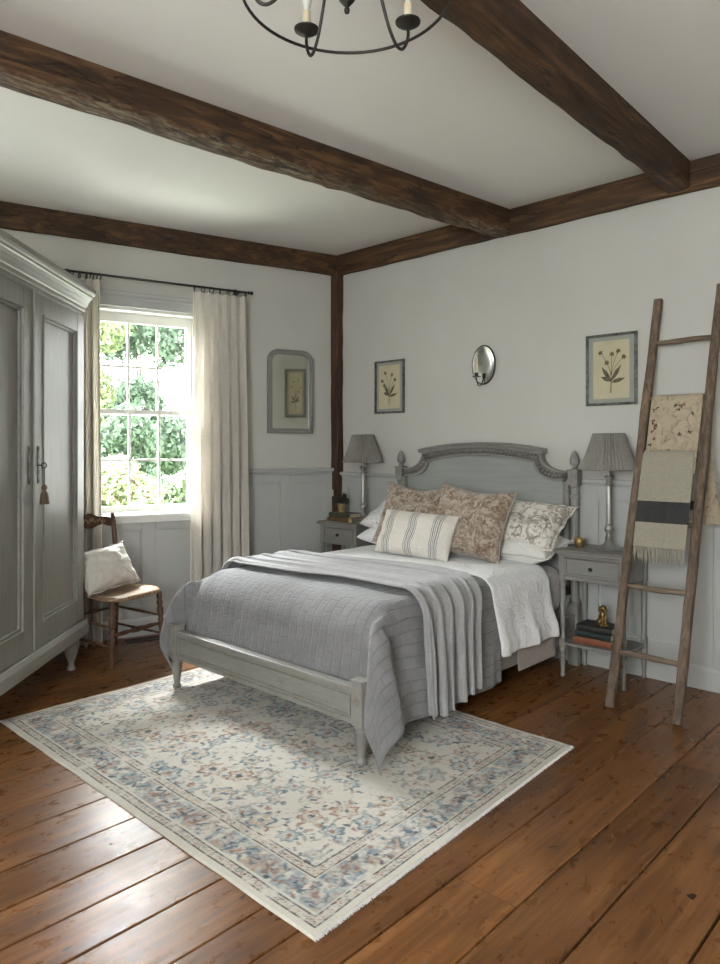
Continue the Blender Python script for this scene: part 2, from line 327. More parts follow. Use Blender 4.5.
def m_attr(name, attr='Col', rough=0.95, bs=0.5):
    m, nt, b = nodes_of(name); a = N(nt, 'ShaderNodeAttribute'); a.attribute_name = attr
    f = noise(nt, coords(nt), 160, 4, 0.7)
    nt.links.new(mix(nt, 0.5, a.outputs['Color'], ramp(nt, f, [(0.3, (0.75, 0.75, 0.75)), (0.7, (1.2, 1.2, 1.2))]), 'MULTIPLY'), b.inputs['Base Color'])
    b.inputs['Roughness'].default_value = rough; b.inputs['Sheen Weight'].default_value = 0.2; b.inputs['Specular IOR Level'].default_value = 0.15
    bump(nt, b, f, bs, 0.003)
    return m
M['rug'] = m_attr('faded_oriental_wool')
def m_leaf(name, c):
    m, nt, b = nodes_of(name); geo = N(nt, 'ShaderNodeNewGeometry')
    cc = ramp(nt, geo.outputs['Random Per Island'], [(0.0, col(c, 0.5)), (0.6, c), (1.0, col(c, 1.7))])
    nt.links.new(cc, b.inputs['Base Color']); b.inputs['Roughness'].default_value = 0.6
    tr = N(nt, 'ShaderNodeBsdfTranslucent'); ms = N(nt, 'ShaderNodeMixShader'); ms.inputs[0].default_value = 0.35
    nt.links.new(cc, tr.inputs[0]); nt.links.new(b.outputs[0], ms.inputs[1]); nt.links.new(tr.outputs[0], ms.inputs[2])
    nt.links.new(ms.outputs[0], nt.nodes['Material Output'].inputs[0])
    return m
M['leaf_a'] = m_leaf('leaf_mid_green', (0.14, 0.20, 0.10)); M['leaf_b'] = m_leaf('leaf_yellow_green', (0.24, 0.30, 0.15)); M['leaf_c'] = m_leaf('leaf_blue_green', (0.12, 0.18, 0.12))
M['blossom'] = m_leaf('pink_blossom', (0.50, 0.27, 0.25)); M['bark'] = m_plain('bark', (0.10, 0.08, 0.06), 0.9, var=0.3, bs=0.5)
M['lawn'] = m_plain('lawn_grass', (0.16, 0.22, 0.09), 0.9, var=0.3, scale=3, bs=0.5)

# ------------------------------------------------------------------ mesh helpers
def finish(bm, name, m, parent=None, bevel=0.0, smooth=False, subsurf=0, loc=None, rot=None, seg=2):
    me = bpy.data.meshes.new(name); bmesh.ops.recalc_face_normals(bm, faces=bm.faces); bm.to_mesh(me); bm.free()
    o = bpy.data.objects.new(name, me); COL.objects.link(o)
    me.materials.append(M[m] if isinstance(m, str) else m)
    if parent: o.parent = parent
    if loc is not None: o.location = loc
    if rot is not None: o.rotation_euler = rot
    if smooth:
        me.shade_smooth()
        if smooth != True:
            me.set_sharp_from_angle(angle=R(smooth))
    if bevel:
        b = o.modifiers.new('bevel', 'BEVEL'); b.width = bevel; b.segments = seg; b.limit_method = 'ANGLE'; b.angle_limit = R(40); b.harden_normals = False
    if subsurf:
        s = o.modifiers.new('sub', 'SUBSURF'); s.levels = subsurf; s.render_levels = subsurf
    return o
def T(x=0, y=0, z=0, rx=0, ry=0, rz=0):
    return Matrix.Translation((x, y, z)) @ Matrix.Rotation(rz, 4, 'Z') @ Matrix.Rotation(ry, 4, 'Y') @ Matrix.Rotation(rx, 4, 'X')
def box(bm, x0, x1, y0, y1, z0, z1, mat=None):
    vs_ = [bm.verts.new((x, y, z)) for z in (z0, z1) for y in (y0, y1) for x in (x0, x1)]
    if mat:
        for v in vs_: v.co = mat @ v.co
    for f in ((0, 2, 3, 1), (4, 5, 7, 6), (0, 1, 5, 4), (2, 6, 7, 3), (0, 4, 6, 2), (1, 3, 7, 5)):
        bm.faces.new([vs_[i] for i in f])
def lathe(bm, prof, cx=0, cy=0, n=20, flute=None, mat=None, pleat=None):
    rings = []
    for r, z in prof:
        ring = []
        for i in range(n):
            a = 2 * PI * i / n; rr = r
            if pleat: rr = r * (1 + (pleat if i % 2 else -pleat))
            if flute and flute[0] <= z <= flute[1] and i % 2: rr = r * flute[2]
            p = Vector((cx + rr * math.cos(a), cy + rr * math.sin(a), z))
            ring.append(bm.verts.new(mat @ p if mat else p))
        rings.append(ring)
    for a, b in zip(rings, rings[1:]):
        for i in range(n): bm.faces.new((a[i], a[(i + 1) % n], b[(i + 1) % n], b[i]))
    if prof[0][0] > 1e-4 and not pleat: bm.faces.new(rings[0][::-1])
    if prof[-1][0] > 1e-4 and not pleat: bm.faces.new(rings[-1])
    return rings
def tube(bm, pts, r, n=8, closed=False, caps=True):
    pts = [Vector(p) for p in pts]; rs = r if isinstance(r, (list, tuple)) else [r] * len(pts)
    rings = []; up = None
    L_ = len(pts)
    for i, p in enumerate(pts):
        if closed: t = pts[(i + 1) % L_] - pts[i - 1]
        else: t = pts[min(i + 1, L_ - 1)] - pts[max(i - 1, 0)]
        t.normalize()
        if up is None:
            up = Vector((0, 0, 1)) if abs(t.z) < 0.9 else Vector((1, 0, 0))
        a = t.cross(up)
        if a.length < 1e-5: a = t.cross(Vector((0, 1, 0)))
        a.normalize(); up = a.cross(t).normalized()
        rings.append([bm.verts.new(p + (a * math.cos(2 * PI * k / n) + up * math.sin(2 * PI * k / n)) * rs[i]) for k in range(n)])
    m = L_ if closed else L_ - 1
    for i in range(m):
        A, B = rings[i], rings[(i + 1) % L_]
        for k in range(n): bm.faces.new((A[k], A[(k + 1) % n], B[(k + 1) % n], B[k]))
    if caps and not closed:
        bm.faces.new(rings[0][::-1]); bm.faces.new(rings[-1])
def prism(bm, outline, y0, y1, mat=None):
    """outline in x,z extruded between y0 and y1"""
    a = [bm.verts.new((x, y0, z)) for x, z in outline]; b = [bm.verts.new((x, y1, z)) for x, z in outline]
    if mat:
        for v in a + b: v.co = mat @ v.co
    n = len(outline)
    for i in range(n): bm.faces.new((a[i], a[(i + 1) % n], b[(i + 1) % n], b[i]))
    bm.faces.new(a[::-1]); bm.faces.new(b)
def strip_ring(bm, outer, inner, y0, y1, mat=None, closed=True):
    """band between two outlines with the same number of points (x,z)"""
    n = len(outer); rows = []
    for pts, y in ((outer, y0), (outer, y1), (inner, y1), (inner, y0)):
        r_ = [bm.verts.new((x, y, z)) for x, z in pts]
        if mat:
            for v in r_: v.co = mat @ v.co
        rows.append(r_)
    rng = range(n) if closed else range(n - 1)
    for k in range(4):
        A, B = rows[k], rows[(k + 1) % 4]
        for i in rng: bm.faces.new((A[i], A[(i + 1) % n], B[(i + 1) % n], B[i]))
    if not closed:
        bm.faces.new([r_[0] for r_ in rows]); bm.faces.new([r_[-1] for r_ in rows][::-1])
def sweep_x(bm, prof, x0, x1, mat=None):
    """prof in y,z swept along x"""
    a = [bm.verts.new((x0, y, z)) for y, z in prof]; b = [bm.verts.new((x1, y, z)) for y, z in prof]
    if mat:
        for v in a + b: v.co = mat @ v.co
    n = len(prof)
    for i in range(n): bm.faces.new((a[i], a[(i + 1) % n], b[(i + 1) % n], b[i]))
    bm.faces.new(a[::-1]); bm.faces.new(b)
def grid_obj(name, P, m, parent=None, uv=None, thick=0.0, sub=1, loc=None, rot=None, colors=None):
    """P: (ny,nx,3) array -> smooth sheet"""
    ny, nx, _ = P.shape
    idx = np.arange(ny * nx).reshape(ny, nx)
    q = np.stack([idx[:-1, :-1], idx[:-1, 1:], idx[1:, 1:], idx[1:, :-1]], -1).reshape(-1, 4)
    me = bpy.data.meshes.new(name)
    me.vertices.add(ny * nx); me.vertices.foreach_set('co', P.reshape(-1).astype(np.float32))
    me.loops.add(q.size); me.loops.foreach_set('vertex_index', q.reshape(-1).astype(np.int32))
    me.polygons.add(len(q)); me.polygons.foreach_set('loop_start', np.arange(0, q.size, 4, dtype=np.int32)); me.polygons.foreach_set('loop_total', np.full(len(q), 4, dtype=np.int32))
    me.update(calc_edges=True)
    if uv is not None:
        l = me.uv_layers.new(name='UVMap'); l.data.foreach_set('uv', uv.reshape(-1, 2)[q.reshape(-1)].reshape(-1).astype(np.float32))
    if colors is not None:
        ca = me.color_attributes.new('Col', 'FLOAT_COLOR', 'POINT')
        c4 = np.ones((ny * nx, 4), np.float32); c4[:, :3] = colors.reshape(-1, 3); ca.data.foreach_set('color', c4.reshape(-1))
    me.validate(); me.shade_smooth(); me.materials.append(M[m] if isinstance(m, str) else m)
    o = bpy.data.objects.new(name, me); COL.objects.link(o)
    if parent: o.parent = parent
    if loc is not None: o.location = loc
    if rot is not None: o.rotation_euler = rot
    if thick:
        s = o.modifiers.new('thick', 'SOLIDIFY'); s.thickness = thick; s.offset = 0
    if sub:
        s = o.modifiers.new('sub', 'SUBSURF'); s.levels = sub; s.render_levels = sub
    return o
def thing(name, label, cat, loc=(0, 0, 0), rotz=0.0, group=None):
    o = bpy.data.objects.new(name, None); COL.objects.link(o); o.location = loc; o.rotation_euler = (0, 0, rotz)
    o.empty_display_size = 0.1
    return tag(o, label, cat, group)
def tag(o, label, cat, group=None, kind=None):
    o['label'] = label; o['category'] = cat
    if group: o['group'] = group
    if kind: o['kind'] = kind
    return o
def struct(bm, name, m, **kw):
    o = finish(bm, name, m, **kw); o['kind'] = 'structure'; return o
def dup(o, parent=None):
    c = o.copy(); COL.objects.link(c)
    if parent: c.parent = parent
    for ch in list(o.children): dup(ch, c)
    return c
def BM(): return bmesh.new()
WROT = (0, 0, math.atan2(-0.9622, -0.2724))      # window wall frame: x = along the wall from the corner, y = into the room

# ------------------------------------------------------------------ room shell
X1, YF, CH = 5.0, -5.4, 2.77
SF = 5.4 / 0.9622                                # length of the window wall
# floor: individual boards with gaps over a dark underfloor
bm = BM()
seams = [-1.75, -1.52, -1.31, -1.12, -0.90, -0.72, -0.50, -0.33, -0.12, 0.09, 0.27, 0.47, 0.66, 0.80, 0.97, 1.136, 1.367, 1.526, 1.73, 1.912, 2.07, 2.23, 2.42, 2.56, 2.722, 2.925, 3.11, 3.34, 3.55, 3.76, 3.95, 4.16, 4.38, 4.6, 4.8, 5.02]
rr = random.Random(3)
for a, b in zip(seams, seams[1:]):
    g = rr.choice([0.0020, 0.0026, 0.0034]) ; dz = rr.uniform(-0.0012, 0.0)
    ys = sorted([YF] + [rr.uniform(-5, -0.5)] * 1 + [0.0]) if rr.random() < 0.45 else [YF, 0.0]
    if abs(a - 2.925) < 0.01: ys = [YF, -1.02, 0.0]
    for y0, y1 in zip(ys, ys[1:]):
        x0, x1 = a + g, b - g; y0 += 0.0008; y1 -= 0.0008
        # the window wall slants: clip boards to it
        n = 14; prev = None
        for k in range(n + 1):
            y = y0 + (y1 - y0) * k / n; xl = y * 0.2831
            l_, r_ = max(x0, xl - 0.02), max(x1, xl - 0.019)
            w0 = 0.0006 * math.sin(y * 7 + a * 30)
            cur = [bm.verts.new((l_ + w0, y, -0.02)), bm.verts.new((l_ + w0, y, -0.002 + dz)), bm.verts.new((l_ + w0 + 0.002, y, dz)), bm.verts.new((r_ + w0 - 0.002, y, dz)), bm.verts.new((r_ + w0, y, -0.002 + dz)), bm.verts.new((r_ + w0, y, -0.02))]
            if prev and not (r_ - l_ < 0.002):
                for i in range(5): bm.faces.new((prev[i], prev[i + 1], cur[i + 1], cur[i]))
            prev = cur
fl = struct(bm, 'floor', 'floor')
bm = BM(); prism(bm, [(-1.6, -0.06), (X1, -0.06), (X1, -0.02), (-1.6, -0.02)], YF, 0.0); struct(bm, 'floor_underlay', 'board_gap')
# ceiling
bm = BM(); prism(bm, [(-1.8, CH), (X1 + .2, CH), (X1 + .2, CH + .1), (-1.8, CH + .1)], YF - .2, 0.2); struct(bm, 'ceiling', 'ceiling')
# walls
bm = BM(); box(bm, -0.3, X1 + .2, 0, 0.2, -0.06, CH); struct(bm, 'wall_back', 'wall')
bm = BM(); box(bm, X1, X1 + 0.2, YF - .2, 0, -0.06, CH); struct(bm, 'wall_right', 'wall')
bm = BM()   # wall behind the camera, with an opening added for the rear fill lamp
fx0, fx1, fz0, fz1 = 3.3, 4.6, 0.9, 2.3
box(bm, -1.8, fx0, YF - .2, YF, -0.06, CH); box(bm, fx1, X1 + .2, YF - .2, YF, -0.06, CH); box(bm, fx0, fx1, YF - .2, YF, -0.06, fz0); box(bm, fx0, fx1, YF - .2, YF, fz1, CH)
struct(bm, 'wall_front', 'wall')
# window wall (slanting), two openings
o0, o1, oz0, oz1 = 1.125, 1.85, 0.80, 2.205
p0, p1 = 3.4, 4.5
bm = BM()
box(bm, -0.25, o0, -0.2, 0, -0.06, CH); box(bm, o1, p0, -0.2, 0, -0.06, CH); box(bm, p1, SF + .3, -0.2, 0, -0.06, CH)
for a, b in ((o0, o1), (p0, p1)):
    box(bm, a, b, -0.2, 0, -0.06, oz0); box(bm, a, b, -0.2, 0, oz1, CH)
struct(bm, 'wall_left', 'wall', rot=WROT)

def panelling(name, spans, zr, x0, x1, mat, rot=None, bottoms=0.20, gap=None):
    """flat panelling: stiles and rails standing off the wall around sunk panels with a fine moulding; y grows into the room"""
    bm = BM(); T0 = 0.016
    edges = [x0] + [v for s in spans for v in s[:2]] + [x1]
    for i in range(0, len(edges), 2):
        if edges[i + 1] - edges[i] > 0.001: box(bm, edges[i], edges[i + 1], 0, T0, 0.0, zr)
    for s in spans:
        a, b, zt = s[0], s[1], s[2]
        box(bm, a, b, 0, T0, 0.0, bottoms); box(bm, a, b, 0, T0, zt, zr if len(s) < 4 else s[3])
        box(bm, a - .001, b + .001, 0, 0.005, bottoms - .001, zt + .001)
        # moulding inside the panel
        out = [(a, bottoms), (b, bottoms), (b, zt), (a, zt)]; k = 0.012
        inn = [(a + k, bottoms + k), (b - k, bottoms + k), (b - k, zt - k), (a + k, zt - k)]
        strip_ring(bm, out, inn, 0.0, 0.010)
    o = struct(bm, name, mat, rot=rot, bevel=0.0025)
    return o
# bed wall: y grows into the room = -y in world, so use rotation by 180deg about z with mirrored x
BROT = (0, 0, PI)
def bx(x): return -x
panelling('trim_1', [(bx(b), bx(a), 0.965) for a, b in [(4.25, 4.9), (3.5, 4.12), (2.765, 3.38), (2.145, 2.64), (1.50, 2.02), (0.86, 1.38), (0.125, 0.74)]], 1.04, -X1, -0.055, 'wainscot', rot=BROT)
panelling('trim_2', [(0.115, 0.424, 1.005), (0.50, 0.98, 1.005)], 1.065, 0.055, 1.065, 'wainscot', rot=WROT)
panelling('trim_3', [(1.165, 1.435, 0.715), (1.525, 1.82, 0.715)], 0.775, 1.066, 1.909, 'wainscot', rot=WROT)
panelling('trim_4', [(1.98, 2.5, 1.005), (2.6, 3.2, 1.005)], 1.065, 1.91, 3.3, 'wainscot', rot=WROT)
def rail_prof(z, p): return [(0, z - 0.03), (p * 0.45, z - 0.03), (p * 0.6, z - 0.012), (p, z - 0.008), (p, z + 0.008), (p * 0.9, z + 0.012), (0, z + 0.014)]
def base_prof(h): return [(0, 0), (0.030, 0), (0.030, h - 0.02), (0.024, h - 0.008), (0.017, h), (0, h)]
for i, (a, b, rot, z) in enumerate([(-X1, -0.055, BROT, 1.068), (0.055, 1.06, WROT, 1.098), (1.915, 3.3, WROT, 1.098)]):
    bm = BM(); sweep_x(bm, rail_prof(z, 0.042), a, b); struct(bm, 'trim_%d' % (5 + i), 'wainscot', rot=rot)
bm = BM(); sweep_x(bm, base_prof(0.12), -X1, -0.055); struct(bm, 'baseboard_back', 'wainscot', rot=BROT)
bm = BM(); sweep_x(bm, base_prof(0.12), 0.055, SF); struct(bm, 'baseboard_left', 'wainscot', rot=WROT)

# ------------------------------------------------------------------ oak beams and corner post
def hewn(name, a, b, w, z0, z1, m, seed, amp=0.008, side=(0, 1, 0)):
    """rough squared timber running from a to b (x,y); w = width, its right-hand edge on the a-b line"""
    bm = BM(); a = Vector(a); b = Vector(b); L_ = (b - a).length; d = (b - a) / L_; nrm = Vector((-d.y, d.x))
    n = int(L_ / 0.05); prev = None; pr = []
    for k in range(6): pr.append((k / 5, 0))
    ring = [(0, z0), (0.25, z0), (0.5, z0), (0.75, z0), (1, z0), (1, z0 + (z1 - z0) * .33), (1, z0 + (z1 - z0) * .66), (1, z1), (0, z1), (0, z0 + (z1 - z0) * .66), (0, z0 + (z1 - z0) * .33)]
    for i in range(n + 1):
        t = L_ * i / n; cur = []
        for (u, z) in ring:
            p = a + d * t + nrm * (w * u)
            nz = mnoise.noise(Vector((t * 1.3 + seed, u * 3, z * 9))) * amp * 1.6 + mnoise.noise(Vector((t * 7 + seed, u * 6 + 5, z * 20))) * amp * 0.8
            edge = (u in (0, 1)) and z == z0
            ch = amp * (0.5 + abs(mnoise.noise(Vector((t * 4 + seed * 2, u * 9, 1.7)))) * 1.4) if edge else 0
            ny = mnoise.noise(Vector((t * 2.1 + seed, u * 3 + 9, z * 9))) * amp if z < z1 - 0.001 else 0
            off = ny + (ch if u == 0 else -ch if u == 1 else 0)
            cur.append(bm.verts.new((p.x + nrm.x * off, p.y + nrm.y * off, z + (nz + ch if z < z1 - 0.001 else 0))))
        if prev:
            m_ = len(ring)
            for k in range(m_): bm.faces.new((prev[k], prev[(k + 1) % m_], cur[(k + 1) % m_], cur[k]))
        else: bm.faces.new(cur)
        prev = cur
    bm.faces.new(prev[::-1])
    return struct(bm, name, m, smooth=45)
def lx(y): return 1.583 + 0.1165 * y
hewn('trim_8', (lx(-5.39), -5.39), (lx(-0.03), -0.03), 0.135, 2.615, CH, 'beam_flaked', 1.0)        # left cross beam
hewn('trim_9', (2.76, -5.39), (2.662, -0.03), 0.115, 2.625, CH, 'beam', 9.0)                 # right cross beam
hewn('trim_10', (0.0, -0.045), (X1, -0.045), 0.045, 2.615, CH, 'beam_x', 17.0, 0.005)        # along the bed wall
pA, pB = WP(0.0, 0.04, 0), WP(SF - .1, 0.04, 0)
o = hewn('trim_11', (pB.x, pB.y), (pA.x, pA.y), 0.04, 2.615, CH, 'beam', 29.0, 0.005)        # along the window wall
# corner post
bm = BM(); prev = None
for i in range(60):
    z = 2.64 * i / 59; cur = []
    for k, (x, y) in enumerate([(-0.02, 0.0), (-0.020, -0.058), (0.02, -0.066), (0.058, -0.060), (0.062, -0.02), (0.06, 0.0)]):
        q = 0.006 * mnoise.noise(Vector((x * 40, y * 40, z * 2.2))) + 0.003 * mnoise.noise(Vector((x * 40, y * 40, z * 11)))
        cur.append(bm.verts.new((x + q, min(y + q, 0), z)))
    if prev:
        for k in range(6): bm.faces.new((prev[k], prev[(k + 1) % 6], cur[(k + 1) % 6], cur[k]))
    prev = cur
struct(bm, 'trim_12', 'post', smooth=50)

# ------------------------------------------------------------------ windows
def make_window(idx, a, b, z0, z1, rot, loc=(0, 0, 0), cols=3):
    """sash window: casing, sill, jambs, two sashes with glazing bars and glass"""
    bm = BM()
    # jambs and head lining
    box(bm, a, a + 0.022, -0.19, 0.0, z0, z1); box(bm, b - 0.022, b, -0.19, 0.0, z0, z1); box(bm, a, b, -0.19, 0.0, z1 - 0.02, z1); box(bm, a, b, -0.2, 0.0, z0, z0 + 0.03)
    root = struct(bm, 'window_%d' % idx, 'window_white', rot=rot, loc=loc, bevel=0.002)
    bm = BM()
    cw = 0.065
    box(bm, a - cw, a + 0.004, 0, 0.024, z0 + .02, z1 + 0.0); box(bm, b - 0.004, b + cw, 0, 0.024, z0 + .02, z1)
    box(bm, a - cw, b + cw, 0, 0.026, z1, z1 + 0.075)
    sweep_x(bm, [(0, z1 + .075), (0.03, z1 + .075), (0.034, z1 + .083), (0.045, z1 + .088), (0.045, z1 + .098), (0, z1 + .10)], a - cw - .015, b + cw + .015)
    strip_ring(bm, [(a - cw, z0), (a - cw, z1 + .070), (b + cw, z1 + .070), (b + cw, z0)], [(a - cw + .014, z0), (a - cw + .014, z1 + .058), (b + cw - .014, z1 + .058), (b + cw - .014, z0)], 0.02, 0.032, closed=False)
    c = finish(bm, 'window_casing', 'wainscot', root, bevel=0.002); 
    bm = BM(); box(bm, a - cw - .02, b + cw + .02, -0.02, 0.055, z0 - 0.008, z0 + 0.018); box(bm, a - cw, b + cw, 0, 0.03, z0 - 0.04, z0 - 0.008)
    finish(bm, 'window_sill', 'window_white', root, bevel=0.004)
    zm = (1.507) if idx == 1 else (z0 + z1) / 2
    for nm, y0, s0, s1 in (('upper_sash', -0.13, zm - 0.018, z1 - 0.02), ('lower_sash', -0.09, z0 + 0.03, zm + 0.018)):
        bm = BM(); xa, xb = a + 0.024, b - 0.024; st = 0.038; t = 0.036
        rb = 0.03 if nm == 'upper_sash' else 0.040; rt = 0.032 if nm == 'lower_sash' else 0.065
        box(bm, xa, xa + st, y0, y0 + t, s0, s1); box(bm, xb - st, xb, y0, y0 + t, s0, s1)
        box(bm, xa, xb, y0, y0 + t, s0, s0 + rb); box(bm, xa, xb, y0, y0 + t, s1 - rt, s1)
        gx0, gx1, gz0, gz1 = xa + st, xb - st, s0 + rb, s1 - rt
        for k in range(1, cols):
            x = gx0 + (gx1 - gx0) * k / cols; box(bm, x - .0075, x + .0075, y0 + .004, y0 + t - .002, gz0, gz1)
        z = (gz0 + gz1) / 2; box(bm, gx0, gx1, y0 + .004, y0 + t - .002, z - .0075, z + .0075)
        s = finish(bm, nm, 'window_white', root, bevel=0.002)
        bm = BM()
        for k in range(cols):
            for q in range(2):
                xx0 = gx0 + (gx1 - gx0) * k / cols; xx1 = gx0 + (gx1 - gx0) * (k + 1) / cols
                zz0 = gz0 + (gz1 - gz0) * q / 2; zz1 = gz0 + (gz1 - gz0) * (q + 1) / 2
                v = [bm.verts.new((x, y0 + 0.015, z)) for x, z in ((xx0, zz0), (xx1, zz0), (xx1, zz1), (xx0, zz1))]; bm.faces.new(v)
        g = finish(bm, 'glass_panes', 'glass', s)
    bm = BM(); box(bm, (a + b) / 2 - .025, (a + b) / 2 + .025, -0.07, -0.05, zm + .018, zm + .026); lathe(bm, [(0.012, 0), (0.012, 0.012), (0.006, 0.02)], (a + b) / 2, -0.06, 10, mat=T(0, 0, zm + .024)); tube(bm, [((a + b) / 2, -0.06, zm + .036), ((a + b) / 2 + .03, -0.055, zm + .036)], 0.005)
    lk = finish(bm, 'sash_lock', 'pewter', root); lk['label'] = 'small metal sash lock'
    return root
make_window(1, o0, o1, oz0, oz1, WROT)
make_window(2, p0, p1, oz0, oz1, WROT)
make_window(3, -fx1, -fx0, fz0, fz1, (0, 0, 0), loc=(0, YF, 0)) if False else make_window(3, fx0, fx1, fz0, fz1, (0, 0, 0), loc=(0, YF, 0))  # third window is unseen, made up as an opening for the rear fill

# floor grille by the window wall
vent = BM(); 
box(vent, 0, 0.30, 0, 0.012, 0, 0.004)
box(vent, 0, 0.30, 0.088, 0.10, 0, 0.004); box(vent, 0, 0.012, 0, 0.10, 0, 0.004); box(vent, 0.288, 0.30, 0, 0.10, 0, 0.004)
for k in range(17): box(vent, 0.02 + k * 0.016, 0.027 + k * 0.016, 0.01, 0.09, 0, 0.003)
vo = finish(vent, 'floor_vent', 'dark_iron', loc=WP(1.36, 0.10, 0.0008), rot=WROT)
tag(vo, 'dark slotted metal floor vent below the window by the wall', 'vent')

# ------------------------------------------------------------------ garden outside
bm = BM(); prism(bm, [(-16, -0.6), (-0.9, -0.6), (-0.9, -0.45), (-16, -0.45)], -14, 14); 
lw = struct(bm, 'lawn', 'lawn', rot=(0, 0, R(-15.8)))
def foliage_mesh(name, blobs, nleaf, size, m, parent, seed):
    g = np.random.default_rng(seed); V = []; 
    w_ = np.array([b[3] ** 2 for b in blobs]); w_ = w_ / w_.sum()
    ks = g.choice(len(blobs), nleaf, p=w_)
    c = np.array([b[:3] for b in blobs])[ks]; r = np.array([b[3] for b in blobs])[ks]
    d = g.normal(size=(nleaf, 3)); d /= np.linalg.norm(d, axis=1)[:, None]
    rad = r * (g.uniform(0.55, 1.03, nleaf)); p = c + d * rad[:, None]
    nrm = d + g.normal(size=(nleaf, 3)) * 0.6; nrm /= np.linalg.norm(nrm, axis=1)[:, None]
    a = np.cross(nrm, g.normal(size=(nleaf, 3))); a /= np.linalg.norm(a, axis=1)[:, None]; b = np.cross(nrm, a)
    s = size * g.uniform(0.6, 1.4, nleaf)[:, None]
    quad = np.stack([p - a * s, p - b * s * 0.45, p + a * s, p + b * s * 0.45], 1)
    me = bpy.data.meshes.new(name); n4 = nleaf * 4
    me.vertices.add(n4); me.vertices.foreach_set('co', quad.reshape(-1).astype(np.float32))
    me.loops.add(n4); me.loops.foreach_set('vertex_index', np.arange(n4, dtype=np.int32))
    me.polygons.add(nleaf); me.polygons.foreach_set('loop_start', np.arange(0, n4, 4, dtype=np.int32)); me.polygons.foreach_set('loop_total', np.full(nleaf, 4, dtype=np.int32))
    me.update(calc_edges=True); me.materials.append(M[m]); o = bpy.data.objects.new(name, me); COL.objects.link(o); o.parent = parent
    return o
def plant(kind, s, d, h, r, m, label, seed, blossom=0, group=None, nleaf=5200, size=0.05, z0=-0.45, trunk=None):
    p = WP(s, d, z0); root = thing(kind, label, 'tree' if kind.endswith('tree') else 'shrub', p, 0, group)
    g = random.Random(seed); blobs = []
    th = trunk if trunk is not None else 0.25 * h
    for k in range(9):
        a = g.uniform(0, 2 * PI); q = g.uniform(0, 0.62) * r
        blobs.append((math.cos(a) * q, math.sin(a) * q, th + g.uniform(0.12, 0.9) * (h - th), r * g.uniform(0.36, 0.58)))
    foliage_mesh('foliage', blobs, nleaf, size, m, root, seed)
    if blossom: foliage_mesh('blossoms', [(x, y, z, q * 1.04) for x, y, z, q in blobs], blossom, size * 0.8, 'blossom', root, seed + 50)
    bm = BM(); tube(bm, [(0, 0, 0), (0.03 * r, 0, th * .6), (0, 0.02, th), (0, 0, h * 0.75)], [0.05 * r + .015, 0.045 * r + .012, 0.035 * r + .01, 0.012])
    for k in range(5):
        bx_ = blobs[k]; tube(bm, [(0, 0, th * 0.8), (bx_[0] * .5, bx_[1] * .5, (th + bx_[2]) * .5), bx_[:3]], [0.025 * r + .01, 0.018 * r + .008, 0.006], 6)
    finish(bm, 'trunk', 'bark', root, smooth=True)
    return root
plant('flowering_shrub', 1.15, -2.6, 1.50, 0.50, 'leaf_b', 'flowering shrub with pinkish blossoms under the lower left window panes', 21, blossom=1100, size=0.040, nleaf=9000)
plant('garden_shrub', 0.20, -2.9, 1.45, 0.46, 'leaf_a', 'low green garden shrub seen through the lower right window panes', 22, blossom=160, size=0.038, nleaf=8000)
plant('garden_shrub', 0.55, -4.6, 2.30, 0.80, 'leaf_c', 'blue green rounded shrub behind the flowering shrub, at window mid height', 23, size=0.05, nleaf=9000)
plant('garden_tree', -0.75, -9.4, 5.4, 1.25, 'leaf_c', 'darker green tree filling the middle upper panes of the window', 24, nleaf=15000, size=0.075, trunk=1.0)
plant('garden_tree', 0.85, -6.9, 4.4, 0.95, 'leaf_b', 'yellow green tree seen through the left column of panes', 25, nleaf=11000, size=0.06, trunk=1.2)
plant('garden_tree', -1.60, -6.6, 4.2, 0.95, 'leaf_a', 'pale green tree seen through the right column of panes', 26, nleaf=11000, size=0.06, trunk=1.2)

